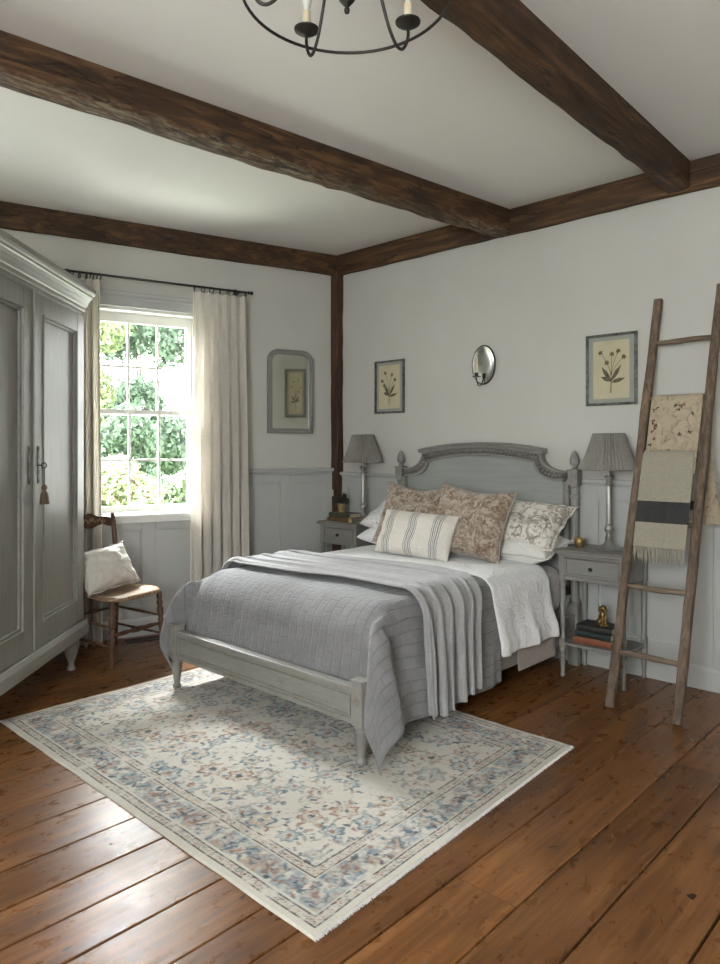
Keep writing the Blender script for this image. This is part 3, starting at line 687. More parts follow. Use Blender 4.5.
# ------------------------------------------------------------------ rug
def paint_rug(L_, W_, res):
    nx, ny = int(L_ / res) + 1, int(W_ / res) + 1
    X, Y = np.meshgrid(np.linspace(0, L_, nx), np.linspace(0, W_, ny))
    g = np.random.default_rng(5)
    def vnoise(scale, seed):
        r = np.random.default_rng(seed); gx, gy = int(L_ / scale) + 3, int(W_ / scale) + 3
        G = r.random((gy, gx)); fx, fy = X / scale, Y / scale; ix, iy = fx.astype(int), fy.astype(int); tx, ty = fx - ix, fy - iy
        tx = tx * tx * (3 - 2 * tx); ty = ty * ty * (3 - 2 * ty)
        return (G[iy, ix] * (1 - tx) + G[iy, ix + 1] * tx) * (1 - ty) + (G[iy + 1, ix] * (1 - tx) + G[iy + 1, ix + 1] * tx) * ty
    nz = lambda s, k: 0.5 * vnoise(s, k) + 0.3 * vnoise(s / 2, k + 1) + 0.2 * vnoise(s / 4, k + 2)
    cream = np.array([0.53, 0.50, 0.445]); blue = np.array([0.070, 0.120, 0.165]); lblue = np.array([0.18, 0.24, 0.285]); navy = np.array([0.022, 0.035, 0.06])
    rust = np.array([0.235, 0.11, 0.075]); tan = np.array([0.36, 0.24, 0.165]); gry = np.array([0.24, 0.225, 0.195])
    C = np.ones(X.shape + (3,)) * cream
    C *= (0.92 + 0.16 * nz(0.08, 1))[..., None]
    wear = np.clip((nz(0.035, 40) - 0.26) * 6, 0, 1) * (0.50 + 0.50 * np.clip((vnoise(0.012, 44) - 0.22) * 3, 0, 1))
    def put(mask, colr, k=1.0):
        a = (np.clip(mask, 0, 1) * wear * k)[..., None]; C[:] = C * (1 - a) + colr * a
    D = np.minimum(np.minimum(X, L_ - X), np.minimum(Y, W_ - Y))   # distance to rug edge
    Xw = X + (nz(0.028, 7) - .5) * 0.020; Yw = Y + (nz(0.028, 9) - .5) * 0.020
    def rosette(cx, cy, r, ca, cb, cc, pet, ph, clip=None):
        i0, i1 = max(0, int((cy - r * 1.5) / res)), min(ny, int((cy + r * 1.5) / res) + 1)
        j0, j1 = max(0, int((cx - r * 1.5) / res)), min(nx, int((cx + r * 1.5) / res) + 1)
        if i1 <= i0 or j1 <= j0: return
        sl = (slice(i0, i1), slice(j0, j1))
        dx, dy = Xw[sl] - cx, Yw[sl] - cy; q = np.hypot(dx, dy) / r; th = np.arctan2(dy, dx) + ph
        edge = 0.86 + 0.14 * np.cos(pet * th); m1 = (q < edge) & (q > edge - 0.20); m2 = (q < edge - 0.20) & (q > 0.30) & (np.cos(pet * th) > -0.6); m3 = q < 0.26
        wv = wear[sl]
        if clip is not None: wv = wv * clip[sl]
        for mk, cl, k in ((m1, ca, .95), (m2, cb, .7), (m3, cc, .95)):
            a = (mk * wv * k)[..., None]; C[sl] = C[sl] * (1 - a) + cl * a
    def leaf(cx, cy, ang, l, wd, c, clip=None):
        i0, i1 = max(0, int((cy - l) / res)), min(ny, int((cy + l) / res) + 1); j0, j1 = max(0, int((cx - l) / res)), min(nx, int((cx + l) / res) + 1)
        if i1 <= i0 or j1 <= j0: return
        sl = (slice(i0, i1), slice(j0, j1)); dx, dy = Xw[sl] - cx, Yw[sl] - cy
        u = (dx * math.cos(ang) + dy * math.sin(ang)) / l; v = (-dx * math.sin(ang) + dy * math.cos(ang)) / wd
        mk = (u * u + v * v + 0.5 * u) < 0.6; wv = wear[sl] * (1 if clip is None else clip[sl])
        a = (mk * wv * 0.9)[..., None]; C[sl] = C[sl] * (1 - a) + c * a
    E0, E1, E2, E3, E4, E5 = 0.030, 0.062, 0.070, 0.175, 0.183, 0.215
    inner = D > E5
    fieldm = (D > E5 + 0.004).astype(float)
    # field: jittered lattice of rosettes with twigs between
    k = 0; st = 0.132
    for a in range(-1, int(L_ / st) + 2):
        for b in range(-1, int(W_ / st) + 2):
            cx = a * st + (b % 2) * st / 2 + g.uniform(-.030, .030); cy = b * st + g.uniform(-.028, .028)
            typ = g.integers(0, 4); r = g.uniform(0.036, 0.070)
            ca, cb, cc = [(blue, lblue, rust), (rust, tan, navy), (blue, tan, blue), (gry, lblue, rust)][typ]
            rosette(cx, cy, r, ca, cb, cc, int(g.integers(5, 9)), g.uniform(0, 6), fieldm)
            for _ in range(9):
                an = g.uniform(0, 6.28); q = r + g.uniform(0.006, 0.036)
                leaf(cx + q * math.cos(an), cy + q * math.sin(an), an + g.uniform(-1, 1), g.uniform(0.012, 0.027), g.uniform(0.005, 0.010), [blue, rust, navy, tan, lblue, gry][g.integers(0, 6)], fieldm)
    # thin wandering vines
    for q in range(2):
        f = np.abs(nz(0.11, 60 + q) - 0.5); put((f < 0.005) * fieldm, [gry, blue][q], 0.55)
    # main border
    mb = ((D > E2) & (D < E3)).astype(float)
    put(mb * np.clip((nz(0.05, 80) - .36) * 6, 0, 1), lblue, 0.75); put(mb * np.clip((nz(0.04, 85) - .52) * 8, 0, 1), tan, 0.75)
    mid = (E2 + E3) / 2
    def around(step, off, fn):
        n = int((L_ - 2 * off) / step); 
        for i in range(n + 1):
            x = off + (L_ - 2 * off) * i / n; fn(x, off, i, 0); fn(x, W_ - off, i, 0)
        n = int((W_ - 2 * off) / step)
        for i in range(1, n):
            y = off + (W_ - 2 * off) * i / n; fn(off, y, i, 1); fn(L_ - off, y, i, 1)
    def bm_fn(x, y, i, s_):
        if i % 2 == 0: rosette(x, y, 0.046, blue, tan, rust, 8, 0, mb)
        else: rosette(x, y, 0.034, rust, lblue, navy, 6, .5, mb)
        for _ in range(9):
            leaf(x + g.uniform(-.05, .05), y + g.uniform(-.05, .05), g.uniform(0, 6), g.uniform(.012, .026), g.uniform(.005, .010), [blue, blue, navy, lblue, rust][g.integers(0, 5)], mb)
    around(0.082, mid, bm_fn)
    for (lo, hi) in ((E0, E1), (E4, E5)):
        gm = ((D > lo) & (D < hi)).astype(float); put(gm, tan, 0.40)
        around(0.030, (lo + hi) / 2, lambda x, y, i, s_: rosette(x, y, 0.013, [blue, rust][i % 2], cream, navy, 4, 0, gm))
    for e in (E0, E1, E3 + .004, E5): put(np.abs(D - e) < 0.0024, navy, 1.3)
    C = C * 0.96 + cream * 0.04
    return X, Y, np.clip(C, 0.01, 1)
RL, RW = 2.11, 1.545
Xr, Yr, Cr = paint_rug(RL, RW, 0.005)
Zr = 0.0065 + 0.0016 * np.sin(Xr * 9 + Yr * 3) * np.sin(Yr * 7)
Dm = np.minimum(np.minimum(Xr, RL - Xr), np.minimum(Yr, RW - Yr)); Zr = np.where(Dm < 0.004, 0.001, Zr)
Pr = np.stack([Xr * (1 - 0.030 * Yr / RW) + 0.001 * np.sin(Yr * 22), Yr + 0.001 * np.sin(Xr * 19), Zr], -1)
rug = grid_obj('rug', Pr, 'rug', colors=Cr, sub=0, loc=(0.511, -2.706, 0.001))
tag(rug, 'large faded oriental rug in cream, blue and rust with a bordered edge under the bed', 'rug')
bm = BM(); g_ = random.Random(4)
for k in range(520):      # short fringe on both short ends
    for e in (0, 1):
        y = RW * (k + g_.random() * .6) / 520; l = g_.uniform(0.004, 0.008); x = 0 if e == 0 else RL; s_ = -1 if e == 0 else 1
        a = (x - s_ * .003, y, 0.004); b_ = (x + s_ * l, y + g_.uniform(-.002, .002), 0.0015)
        kx = 1 - 0.030 * y / RW; a = (a[0] * kx, a[1], a[2]); b_ = (b_[0] * kx, b_[1], b_[2])
        v = [bm.verts.new(p) for p in ((a[0], a[1] - .0014, .004), (a[0], a[1] + .0014, .004), (b_[0], b_[1] + .001, .001), (b_[0], b_[1] - .001, .001), (a[0], a[1], .0065), (b_[0], b_[1], .003))]
        bm.faces.new((v[0], v[1], v[2], v[3])); bm.faces.new((v[0], v[4], v[5], v[3])); bm.faces.new((v[1], v[4], v[5], v[2]))
fr = finish(bm, 'fringe', 'sheet', rug); fr['label'] = 'short cream fringe'; fr['kind'] = 'stuff'

# ------------------------------------------------------------------ bed
BX0, BX1 = 0.71, 2.03; BC = (BX0 + BX1) / 2
bed = thing('bed', 'grey painted wooden bed with carved headboard and low footboard, standing half on the rug', 'bed', (BC, -1.0, 0))
def bl(o): return o
W2 = (BX1 - BX0) / 2
def P_leg(bm, x, y, top=0.165):
    lathe(bm, [(0.0, 0.0095), (0.017, 0.0095), (0.022, 0.014), (0.022, 0.026), (0.015, 0.034), (0.0165, 0.04), (0.0275, top - 0.030), (0.030, top - 0.022), (0.024, top - 0.014), (0.030, top - 0.007), (0.030, top)], x, y, 24, flute=(0.036, top - 0.028, 0.86))
for sx in (-1, 1):
    bm = BM(); box(bm, sx * W2 - .029, sx * W2 + .029, -0.929, -0.871, 0.165, 0.335)
    box(bm, sx * W2 - .033, sx * W2 + .033, -0.933, -0.867, 0.335, 0.345)
    p = finish(bm, 'foot_post', 'bed_v', bed, bevel=0.003)
    bm = BM(); lathe(bm, [(0.0, 0.008), (0.007, 0.006), (0.010, 0.002), (0.018, 0.004), (0.020, 0.0)], 0, 0, 16, mat=T(sx * W2, -0.929, 0.262, rx=PI / 2))
    for k in range(8):
        a = PI / 4 * k; lathe(bm, [(0.0, 0.005), (0.005, 0.003), (0.006, 0)], 0, 0, 8, mat=T(sx * W2 + .013 * math.cos(a), -0.930, 0.262 + .013 * math.sin(a), rx=PI / 2))
    finish(bm, 'rosette', 'bed_v', p, smooth=40)
    bm = BM(); P_leg(bm, sx * W2, -0.9); finish(bm, 'leg', 'bed_v', bed, smooth=50)
# foot rail with sunk panel and moulded top
bm = BM(); x0, x1 = -W2 + .029, W2 - .029
box(bm, x0, x1, -0.915, -0.885, 0.165, 0.300)
box(bm, x0, x1, -0.922, -0.878, 0.283, 0.312); box(bm, x0, x1, -0.920, -0.885, 0.165, 0.185)
strip_ring(bm, [(x0 + .012, .192), (x1 - .012, .192), (x1 - .012, .276), (x0 + .012, .276)], [(x0 + .022, .201), (x1 - .022, .201), (x1 - .022, .267), (x0 + .022, .267)], -0.9215, -0.914)
finish(bm, 'footboard', 'bed', bed, bevel=0.003)
for sx in (-1, 1):
    bm = BM(); box(bm, sx * W2 - .016, sx * W2 + .016, -0.87, 0.90, 0.15, 0.30); finish(bm, 'side_rail', 'bed', bed, bevel=0.004)
# headboard posts
for sx in (-1, 1):
    cx, cy = sx * W2, 0.925
    bm = BM(); q = 0.030
    box(bm, cx - q, cx + q, cy - q, cy + q, 0.0, 0.36)
    lathe(bm, [(0.027, 0.36), (0.030, 0.372), (0.030, 0.38), (0.022, 0.392), (0.024, 0.42), (0.0255, 0.95), (0.022, 0.965), (0.030, 0.975), (0.030, 0.985), (0.023, 0.993), (0.023, 1.03), (0.029, 1.036), (0.029, 1.044)], cx, cy, 24, flute=(0.42, 0.955, 0.88))
    box(bm, cx - q, cx + q, cy - q, cy + q, 1.044, 1.128); box(bm, cx - q - .004, cx + q + .004, cy - q - .004, cy + q + .004, 1.128, 1.136)
    p = finish(bm, 'head_post', 'bed_v', bed, bevel=0.002, smooth=40)
    bm = BM(); lathe(bm, [(0.0, 0.008), (0.009, 0.006), (0.012, 0.002), (0.022, 0.005), (0.024, 0.0)], 0, 0, 16, mat=T(cx, cy - q, 1.086, rx=PI / 2))
    for k in range(8):
        a = PI / 4 * k; lathe(bm, [(0.0, 0.006), (0.006, 0.004), (0.007, 0)], 0, 0, 8, mat=T(cx + .015 * math.cos(a), cy - q, 1.086 + .015 * math.sin(a), rx=PI / 2))
    finish(bm, 'rosette', 'bed_v', p, smooth=40)
    bm = BM(); prof = [(0.020, 1.136), (0.022, 1.141), (0.012, 1.149), (0.012, 1.156), (0.024, 1.163), (0.027, 1.172)]
    for k in range(9):
        t = k / 8; prof.append((0.0285 * math.cos(t * 1.5) ** 0.7 if k < 8 else 0.0, 1.176 + 0.072 * t))
    lathe(bm, prof, cx, cy, 20, flute=(1.16, 1.235, 0.92)); f = finish(bm, 'finial', 'bed_v', bed, smooth=60)
# headboard outline
def head_outline(off):
    """right half from the post to the crown, off = inset"""
    pts = []; w = W2 - 0.030
    ear_z = 1.128 - off; pts.append((w if off < .001 else w - off * 0.55, ear_z))
    xs, zs = 0.452, 1.232                       # shoulder
    xe = 0.585 - off * 0.35
    pts.append((xe, ear_z))
    for k in range(1, 9):                       # concave sweep from ear to shoulder
        t = k / 8; a = PI / 2 * t
        x = xe - (xe - (xs - off * 0.75)) * math.sin(a); z = (zs - off) - (zs - off - ear_z) * math.cos(a) 
        # concave: centre above the ear
        pts.append((xe - (xe - (xs - off * .75)) * (math.sin(a)), ear_z + (zs - off - ear_z) * (1 - math.cos(a))))
    n = 16; x0_ = xs - off * .75
    for k in range(1, n + 1):
        x = x0_ * (1 - k / n); pts.append((x, zs - off + 0.044 * (1 - (x / x0_) ** 2)))
    return pts
def full(half): return half + [(-x, z) for x, z in half[:-1]][::-1]
o_out = full(head_outline(0.0)); o_in = full(head_outline(0.062))
ZB = 0.40
bm = BM()
strip_ring(bm, o_out, o_in, 0.905, 0.950, closed=False)
wi = o_in[0][0]; wo = o_out[0][0]
for sx in (-1, 1): box(bm, *(sorted((sx * wi, sx * wo))), 0.905, 0.950, ZB, 1.0665)
box(bm, -wo, wo, 0.905, 0.950, ZB, ZB + .06)
# raised lips on both edges of the band
for a_, b_ in ((0.0, 0.010), (0.050, 0.062)):
    strip_ring(bm, full(head_outline(a_)), full(head_outline(b_)), 0.896, 0.906, closed=False)
for sx in (-1, 1): box(bm, *(sorted((sx * (wi), sx * (wi + .010)))), 0.896, 0.906, ZB + .05, 1.0665)
finish(bm, 'headboard_frame', 'bed', bed, bevel=0.002)
bm = BM(); inn = [(-wi, ZB + .05)] + [(x, z) for x, z in o_in[::-1]] + [(wi, ZB + .05)]
prism(bm, [(x * .999, z) for x, z in inn], 0.922, 0.938); finish(bm, 'headboard_panel', 'headpanel', bed)
M['carve_shade'] = m_plain('painted_carving_shade', (0.085, 0.08, 0.07), 0.7, var=0.3, scale=40)  # dark colour stands in for shade in the recess behind the carving
bm = BM(); strip_ring(bm, full(head_outline(0.011)), full(head_outline(0.049)), 0.9035, 0.906, closed=False); pt_ = finish(bm, 'band_ground', 'carve_shade', bed); pt_['label'] = 'strip coloured dark as shade behind the carved beading'
# guilloche carving along the band
bm = BM(); mid = full(head_outline(0.030)); mid = mid[::-1]
L_ = [0]
for a, b in zip(mid, mid[1:]): L_.append(L_[-1] + math.dist(a, b))
step = 0.0235; n = int(L_[-1] / step); 
def at(s_):
    for i in range(len(L_) - 1):
        if L_[i + 1] >= s_:
            t = (s_ - L_[i]) / max(1e-6, L_[i + 1] - L_[i]); return (mid[i][0] + (mid[i + 1][0] - mid[i][0]) * t, mid[i][1] + (mid[i + 1][1] - mid[i][1]) * t)
    return mid[-1]
for k in range(n):
    x, z = at((k + .5) * step); x2, z2 = at(min(L_[-1], (k + .7) * step)); an = math.atan2(z2 - z, x2 - x)
    lathe(bm, [(0.0, 0.018), (0.006, 0.016), (0.0105, 0.008), (0.0112, 0)], 0, 0, 8, mat=T(x, 0.905, z, rx=PI / 2) @ Matrix.Rotation(-an * 0 + 0.6, 4, 'Z') @ Matrix.Diagonal((1.25, 0.72, 1, 1)))
for dz in (-0.0145, 0.0145):
    n2 = int(L_[-1] / 0.0118)
    for k in range(n2):
        x, z = at((k + .5) * 0.0118); x2, z2 = at(min(L_[-1], (k + 1) * 0.0118)); an = math.atan2(z2 - z, x2 - x)
        box(bm, -0.0028, 0.0028, -0.005, 0, -0.003, 0.003, mat=T(x - math.sin(an) * dz, 0.905, z + math.cos(an) * dz) @ Matrix.Rotation(-an, 4, 'Y'))
cv = finish(bm, 'carved_band', 'bed_v', bed, smooth=40); cv['label'] = 'band of carved beading around the headboard edge'
# crown cap
bm = BM(); n = 24; prof = [(0.955, 0.0), (0.890, 0.0), (0.884, 0.006), (0.884, 0.012), (0.876, 0.017), (0.876, 0.026), (0.955, 0.028)]
rows = []
for k in range(n + 1):
    x = -0.470 + 0.94 * k / n; z = 1.230 + 0.044 * (1 - (x / 0.47) ** 2); rows.append([bm.verts.new((x, y, z + dz)) for y, dz in prof])
for a, b in zip(rows, rows[1:]):
    for i in range(len(prof)): bm.faces.new((a[i], a[(i + 1) % len(prof)], b[(i + 1) % len(prof)], b[i]))
bm.faces.new(rows[0][::-1]); bm.faces.new(rows[-1]); finish(bm, 'crown_moulding', 'bed', bed, bevel=0.0015)

# ------------------------------------------------------------------ soft things
def rounded(name, x0, x1, y0, y1, z0, z1, r, m, seg=5):
    bm = BM(); box(bm, x0, x1, y0, y1, z0, z1); bmesh.ops.bevel(bm, geom=list(bm.edges), offset=r, segments=seg, affect='EDGES', profile=0.5)
    return finish(bm, name, m, smooth=True)
mt = rounded('mattress', 0.735, 2.005, -1.77, -0.135, 0.302, 0.585, 0.085, 'sheet')
tag(mt, 'thick mattress in a pale fitted sheet, lying in the bed frame', 'mattress')

class Cloth:
    def __init__(s, x0, x1, y0, y1, dx, top, off):
        s.nx = int(round((x1 - x0) / dx)) + 1; s.ny = int(round((y1 - y0) / dx)) + 1
        s.X, s.Y = np.meshgrid(np.linspace(x0, x1, s.nx), np.linspace(y0, y1, s.ny)); s.hx = (x1 - x0) / (s.nx - 1); s.hy = (y1 - y0) / (s.ny - 1)
        s.P = np.stack([s.X, s.Y, np.full_like(s.X, top)], -1); s.pin = np.zeros_like(s.X, bool); s.off = off
        s.uv = np.stack([s.X - x0, s.Y - y0], -1)
    def cons(s, A, B, rest, k, wA, wB):
        d = s.P[B] - s.P[A]; l = np.linalg.norm(d, axis=-1, keepdims=True) + 1e-9
        c = d * ((l - rest) / l) * k; wt = wA + wB; wt = np.where(wt == 0, 1, wt)
        s.P[A] += c * (wA / wt)[..., None]; s.P[B] -= c * (wB / wt)[..., None]
    def run(s, steps, iters, collide, g=0.00030, damp=0.985, bend=0.25, shear=0.3):
        Wt = (~s.pin).astype(float); prev = s.P.copy(); S = slice
        for it in range(steps):
            v = (s.P - prev) * damp; prev = s.P.copy()
            v = np.clip(v, -0.02, 0.02); v[..., 2] -= g; s.P = s.P + v * Wt[..., None]
            for _ in range(iters):
                for o in (0, 1):
                    for (A, B, r_) in (((S(None), S(o, s.nx - 1, 2)), (S(None), S(o + 1, s.nx, 2)), s.hx), ((S(o, s.ny - 1, 2), S(None)), (S(o + 1, s.ny, 2), S(None)), s.hy)):
                        nA = s.P[A].shape; nB = s.P[B].shape
                        s.cons(A, B, r_, 0.95, Wt[A], Wt[B])
                dg = math.hypot(s.hx, s.hy)
                for o in (0, 1):
                    A = (S(o, s.ny - 1, 2), S(0, s.nx - 1)); B = (S(o + 1, s.ny, 2), S(1, s.nx)); s.cons(A, B, dg, shear, Wt[A], Wt[B])
                    A = (S(o, s.ny - 1, 2), S(1, s.nx)); B = (S(o + 1, s.ny, 2), S(0, s.nx - 1)); s.cons(A, B, dg, shear, Wt[A], Wt[B])
                if bend:
                    for o in (0, 1, 2, 3):
                        A = (S(None), S(o, s.nx - 2, 4)); B = (S(None), S(o + 2, s.nx, 4)); 
                        if s.P[A].shape[1] and s.P[B].shape[1]:
                            s.cons(A, B, 2 * s.hx, bend, Wt[A], Wt[B])
                        A = (S(o, s.ny - 2, 4), S(None)); B = (S(o + 2, s.ny, 4), S(None))
                        if s.P[A].shape[0] and s.P[B].shape[0]: s.cons(A, B, 2 * s.hy, bend, Wt[A], Wt[B])
                s.P = np.where(Wt[..., None] > 0, collide(s.P), s.P)
def sd_push(P, c, h, r, off):
    """push points out of a rounded box (centre c, half size h, corner radius r) inflated by off"""
    c = np.array(c); h = np.array(h); q = P - c; a = np.abs(q) - (h - r)
    out = np.maximum(a, 0); lo = np.linalg.norm(out, axis=-1); mx = a.max(-1)
    d = lo + np.minimum(mx, 0) - r - off
    n = np.where(lo[..., None] > 1e-6, out / (lo[..., None] + 1e-9), (a == a.max(-1, keepdims=True)).astype(float)) * np.sign(q)
    return P - n * np.minimum(d, 0)[..., None]
def bed_collide(off, side=0.0, foot=True):
    def f(P):
        P = sd_push(P, (1.37, -0.97, 0.30), (0.640 + side, 0.842, 0.290), 0.07, off)
        P = sd_push(P, (1.37, -0.98, 0.23), (0.678 + side, 0.945, 0.085), 0.02, off)     # rails and footboard
        for x in (0.71, 2.03): P = sd_push(P, (x, -1.90, 0.24), (0.034, 0.034, 0.105), 0.01, off)
        P[..., 2] = np.maximum(P[..., 2], 0.020)
        return P
    return f
def sm(x, a, b):
    t = np.clip((x - a) / (b - a), 0, 1); return t * t * (3 - 2 * t)
# beige blanket under the white sheet
def npn(X, Y, s, seed):
    r = np.random.default_rng(seed); ph = r.uniform(0, 6.28, 12); fr_ = r.uniform(0.5, 1.6, (12, 2)) * s; sg = r.choice([-1, 1], 12)
    return sum(np.sin(X * fr_[i, 0] + sg[i] * Y * fr_[i, 1] + ph[i]) for i in range(12)) / 4.0
def bedding(name, yb0, yb1, hang_l, hang_r, dx, z_top, off, m, label, cat, steps=150, tuck=False, thick=0.006, shear=0.3, wavy=0.0, skew=0.0, side=0.0, foot_len=0.0, amp=0.003, seed=1, folds=None):
    x0, x1 = 0.72 - hang_l, 2.02 + hang_r
    c = Cloth(x0, x1, yb0 - foot_len, yb1, dx, z_top, off)
    inside = (c.X > 0.80) & (c.X < 1.94) & (c.Y > -1.66)
    lumps = amp * npn(c.X, c.Y, 9, seed) * sm(c.X, 0.74, 0.95) * (1 - sm(c.X, 1.85, 2.0)) 
    c.P[..., 2] = z_top + np.where(inside, lumps, 0.0)
    # a little slack along the hem makes folds
    edge = np.clip(np.maximum(0.80 - c.X, c.X - 1.94), 0, 1)
    if skew: c.P[..., 1] += skew * edge * np.where(c.X > 1.3, 1, 0)
    c.pin = inside
    if tuck:
        q = -1.66 - c.Y; r_ = 0.155
        arc = np.clip(q / (r_ * PI / 2), 0, 1) * PI / 2; down = np.maximum(0, q - r_ * PI / 2)
        yy = -1.66 - r_ * np.sin(arc) - 0.045 * np.clip(down * 4, 0, 1); zz = z_top - r_ * (1 - np.cos(arc)) - down
        zz = np.maximum(zz, 0.285 - 0.0 * down)
        tk = (c.X > 0.740) & (c.X < 2.015) & (c.Y <= -1.66)
        zz = zz - 0.030 * (sm(-c.X, -0.80, -0.735) + sm(c.X, 1.95, 2.02)) * (1 - np.clip(down * 5, 0, 1))
        zz = zz + lumps * (1 - np.clip(down * 9, 0, 1)); yy = yy - 0.004 * npn(c.X * 1.6, c.Y * 0.4, 9, seed + 3) * np.clip(q * 8, 0, 1)
        c.P[..., 1] = np.where(tk, yy, c.P[..., 1]); c.P[..., 2] = np.where(tk, zz, c.P[..., 2])
        c.pin = inside | tk
        for sgn, xe in ((1, 2.005), (-1, 0.735)):      # corner of the quilt: a loose pleat flaring out beside the post
            a_ = (c.X - xe) * sgn; b_ = -1.80 - c.Y; mk = (a_ >= 0) & (b_ >= 0)
            rho = np.hypot(a_, b_); th = np.degrees(np.arctan2(b_, np.maximum(a_, 1e-6)))
            k = np.clip(1 - (np.abs(th - 42) / 56) ** 2, 0, 1)
            rp = 0.062 * (1 - np.exp(-rho / 0.05)) + (0.03 + 0.20 * k) * rho * (1 + 0.10 * np.sin(th / 9.0))
            rp = rp * (1 - 0.45 * sm(th, 50, 90))
            ps = np.radians(-52 * sm(th, 8, 60) + 52 * sm(th, 64, 86) + 7 * np.sin(th / 6.5) * np.clip(rho * 3, 0, 1))
            zs = 0.90
            if sgn < 0:
                ps = np.radians(-46 * sm(th, 10, 60) + 40 * sm(th, 64, 86)); zs = 0.86
                rp = (0.165 * (1 - np.exp(-rho / 0.14)) + 0.07 * k * rho) * (1 - 0.5 * sm(rho, 0.38, 0.62)) * (1 - 0.45 * sm(th, 60, 90))
            fx = xe + sgn * rp * np.cos(ps); fy = -1.80 + rp * np.sin(ps) - 0.02 * sm(th, 0, 40)
            fz = z_top - 0.028 - rho * zs + 0.012 * np.exp(-rho / 0.05)
            t = np.clip(th / 90, 0, 1) ** 5
            fx = fx * (1 - t) + (xe) * t; fy = fy * (1 - t) + yy * t; fz = fz * (1 - t) + zz * t
            c.P = np.where(mk[..., None], np.stack([fx, fy, np.maximum(fz, 0.016)], -1), c.P); c.pin = c.pin | mk
        # free corner cloth starts level and falls
    c.hy_real = c.hy
    if wavy:
        c.hy = c.hy * (1 + wavy)
        jit = npn(c.X, c.Y, 22, seed + 7) * 0.004 * edge * 6
        c.P[..., 0] += jit * (~c.pin)
    c.run(steps, 5, bed_collide(off, side), shear=shear)
    if folds:
        dep = np.clip((z_top - 0.08 - c.P[..., 2]) / 0.35, 0, 1) * (~c.pin); yy_ = c.P[..., 1]; sg_ = np.where(c.X > 1.37, 1, -1)
        wv_ = 0.5 + 0.5 * np.sin(yy_ * folds[1] + folds[2] + 1.2 * np.sin(yy_ * 5 + c.P[..., 2] * 3)); wv2 = 0.5 + 0.5 * np.sin(yy_ * folds[1] * 2.3 + 1.0 + c.P[..., 2] * 4)
        c.P[..., 0] += sg_ * dep * folds[0] * (wv_ ** 1.5 + 0.4 * wv2); c.P[..., 1] += 0.3 * dep * folds[0] * np.cos(yy_ * folds[1])
    o = grid_obj(name, c.P, m, uv=c.uv, thick=thick, sub=1)
    tag(o, label, cat); return o, c
bedding('blanket', -0.75, -0.36, 0.36, 0.435, 0.025, 0.592, 0.004, 'beige_linen', 'plain beige blanket whose hem shows below the white top sheet at the bedside', 'blanket', seed=3, wavy=0.03, thick=0.005)
bedding('quilt', -1.86, -0.93, 0.45, 0.45, 0.025, 0.602, 0.010, 'quilt', 'grey quilted coverlet stitched in channels, tucked in at the foot and hanging over both sides', 'quilt', steps=260, tuck=True, foot_len=0.38, seed=5, amp=0.004, wavy=0.035, thick=0.012, folds=(0.022, 24, 1.0))
bedding('top_sheet', -0.935, -0.40, 0.36, 0.345, 0.022, 0.616, 0.022, 'white_linen', 'white linen top sheet folded back over the head end of the grey quilt', 'sheet', seed=8, wavy=0.07, amp=0.006, thick=0.010, skew=0.35, folds=(0.030, 27, 0.4))

# throw: a long strip laid across the bed, gathered into folds, hanging down both sides
def bed_profile(t, off):
    """arc length across the bed from its left hem -> (x, z, nx, nz)"""
    hw = 0.655 + off; r = 0.085 + off; top = 0.600 + off; flat = hw - r; q = abs(t) - flat; s_ = 1 if t >= 0 else -1
    if q <= 0: return 1.37 + t, top, 0.0, 1.0
    if q < r * PI / 2:
        a = q / r; return 1.37 + s_ * (flat + r * math.sin(a)), top - r * (1 - math.cos(a)), s_ * math.sin(a), math.cos(a)
    d = q - r * PI / 2
    return 1.37 + s_ * (hw + d * 0.05), top - r - d, s_ * 1.0, 0.0
def make_throw():
    nu, nv = 150, 110; P = np.zeros((nv, nu, 3)); UV = np.zeros((nv, nu, 2)); g = random.Random(2)
    for j in range(nv):
        v = j / (nv - 1)
        for i in range(nu):
            u = i / (nu - 1); t = -1.00 + u * (1.00 + 1.090 + 0.02 * math.sin(v * 5))
            y0 = -1.60 + (0.54 - 0.10 * sm(t, 0.3, 0.8)) * v
            hang = min(1, max(0, (abs(t) - 0.52) / 0.30)); 
            # the folds sway a little along the strip
            ph = v + 0.018 * math.sin(t * 3.1 + 1) + 0.010 * math.sin(t * 7)
            y = y0 + 0.05 * math.sin(t * 1.9 + 0.7) * (1 - hang) + (0.02 * (1 - v) - 0.05 * v) * hang * (1 if t > 0 else 0.3)
            f = 0.62 * abs(math.sin(PI * (ph * 5.2 + 0.12 * math.sin(t * 2.3)))) + 0.38 * abs(math.sin(PI * (ph * 8.3 + 0.35)))
            f2 = mnoise.noise(Vector((t * 2.0, v * 7, 3.0)))
            A = 0.018 + 0.040 * hang
            off = 0.030 + A * f + 0.008 * f2 + 0.008 * hang
            x, z, nx_, nz_ = bed_profile(t, 0.0)
            y += (0.016 + 0.012 * hang) * math.sin(2 * PI * (ph * 5.2) + 0.8)
            z_ = z + nz_ * off
            P[j, i] = (x + nx_ * off, y, max(z_, 0.03)); UV[j, i] = (t, v)
    o = grid_obj('throw', P, 'throw', uv=UV, thick=0.009, sub=1)
    return tag(o, 'plain light grey throw gathered in folds across the lower half of the bed', 'throw')
make_throw()

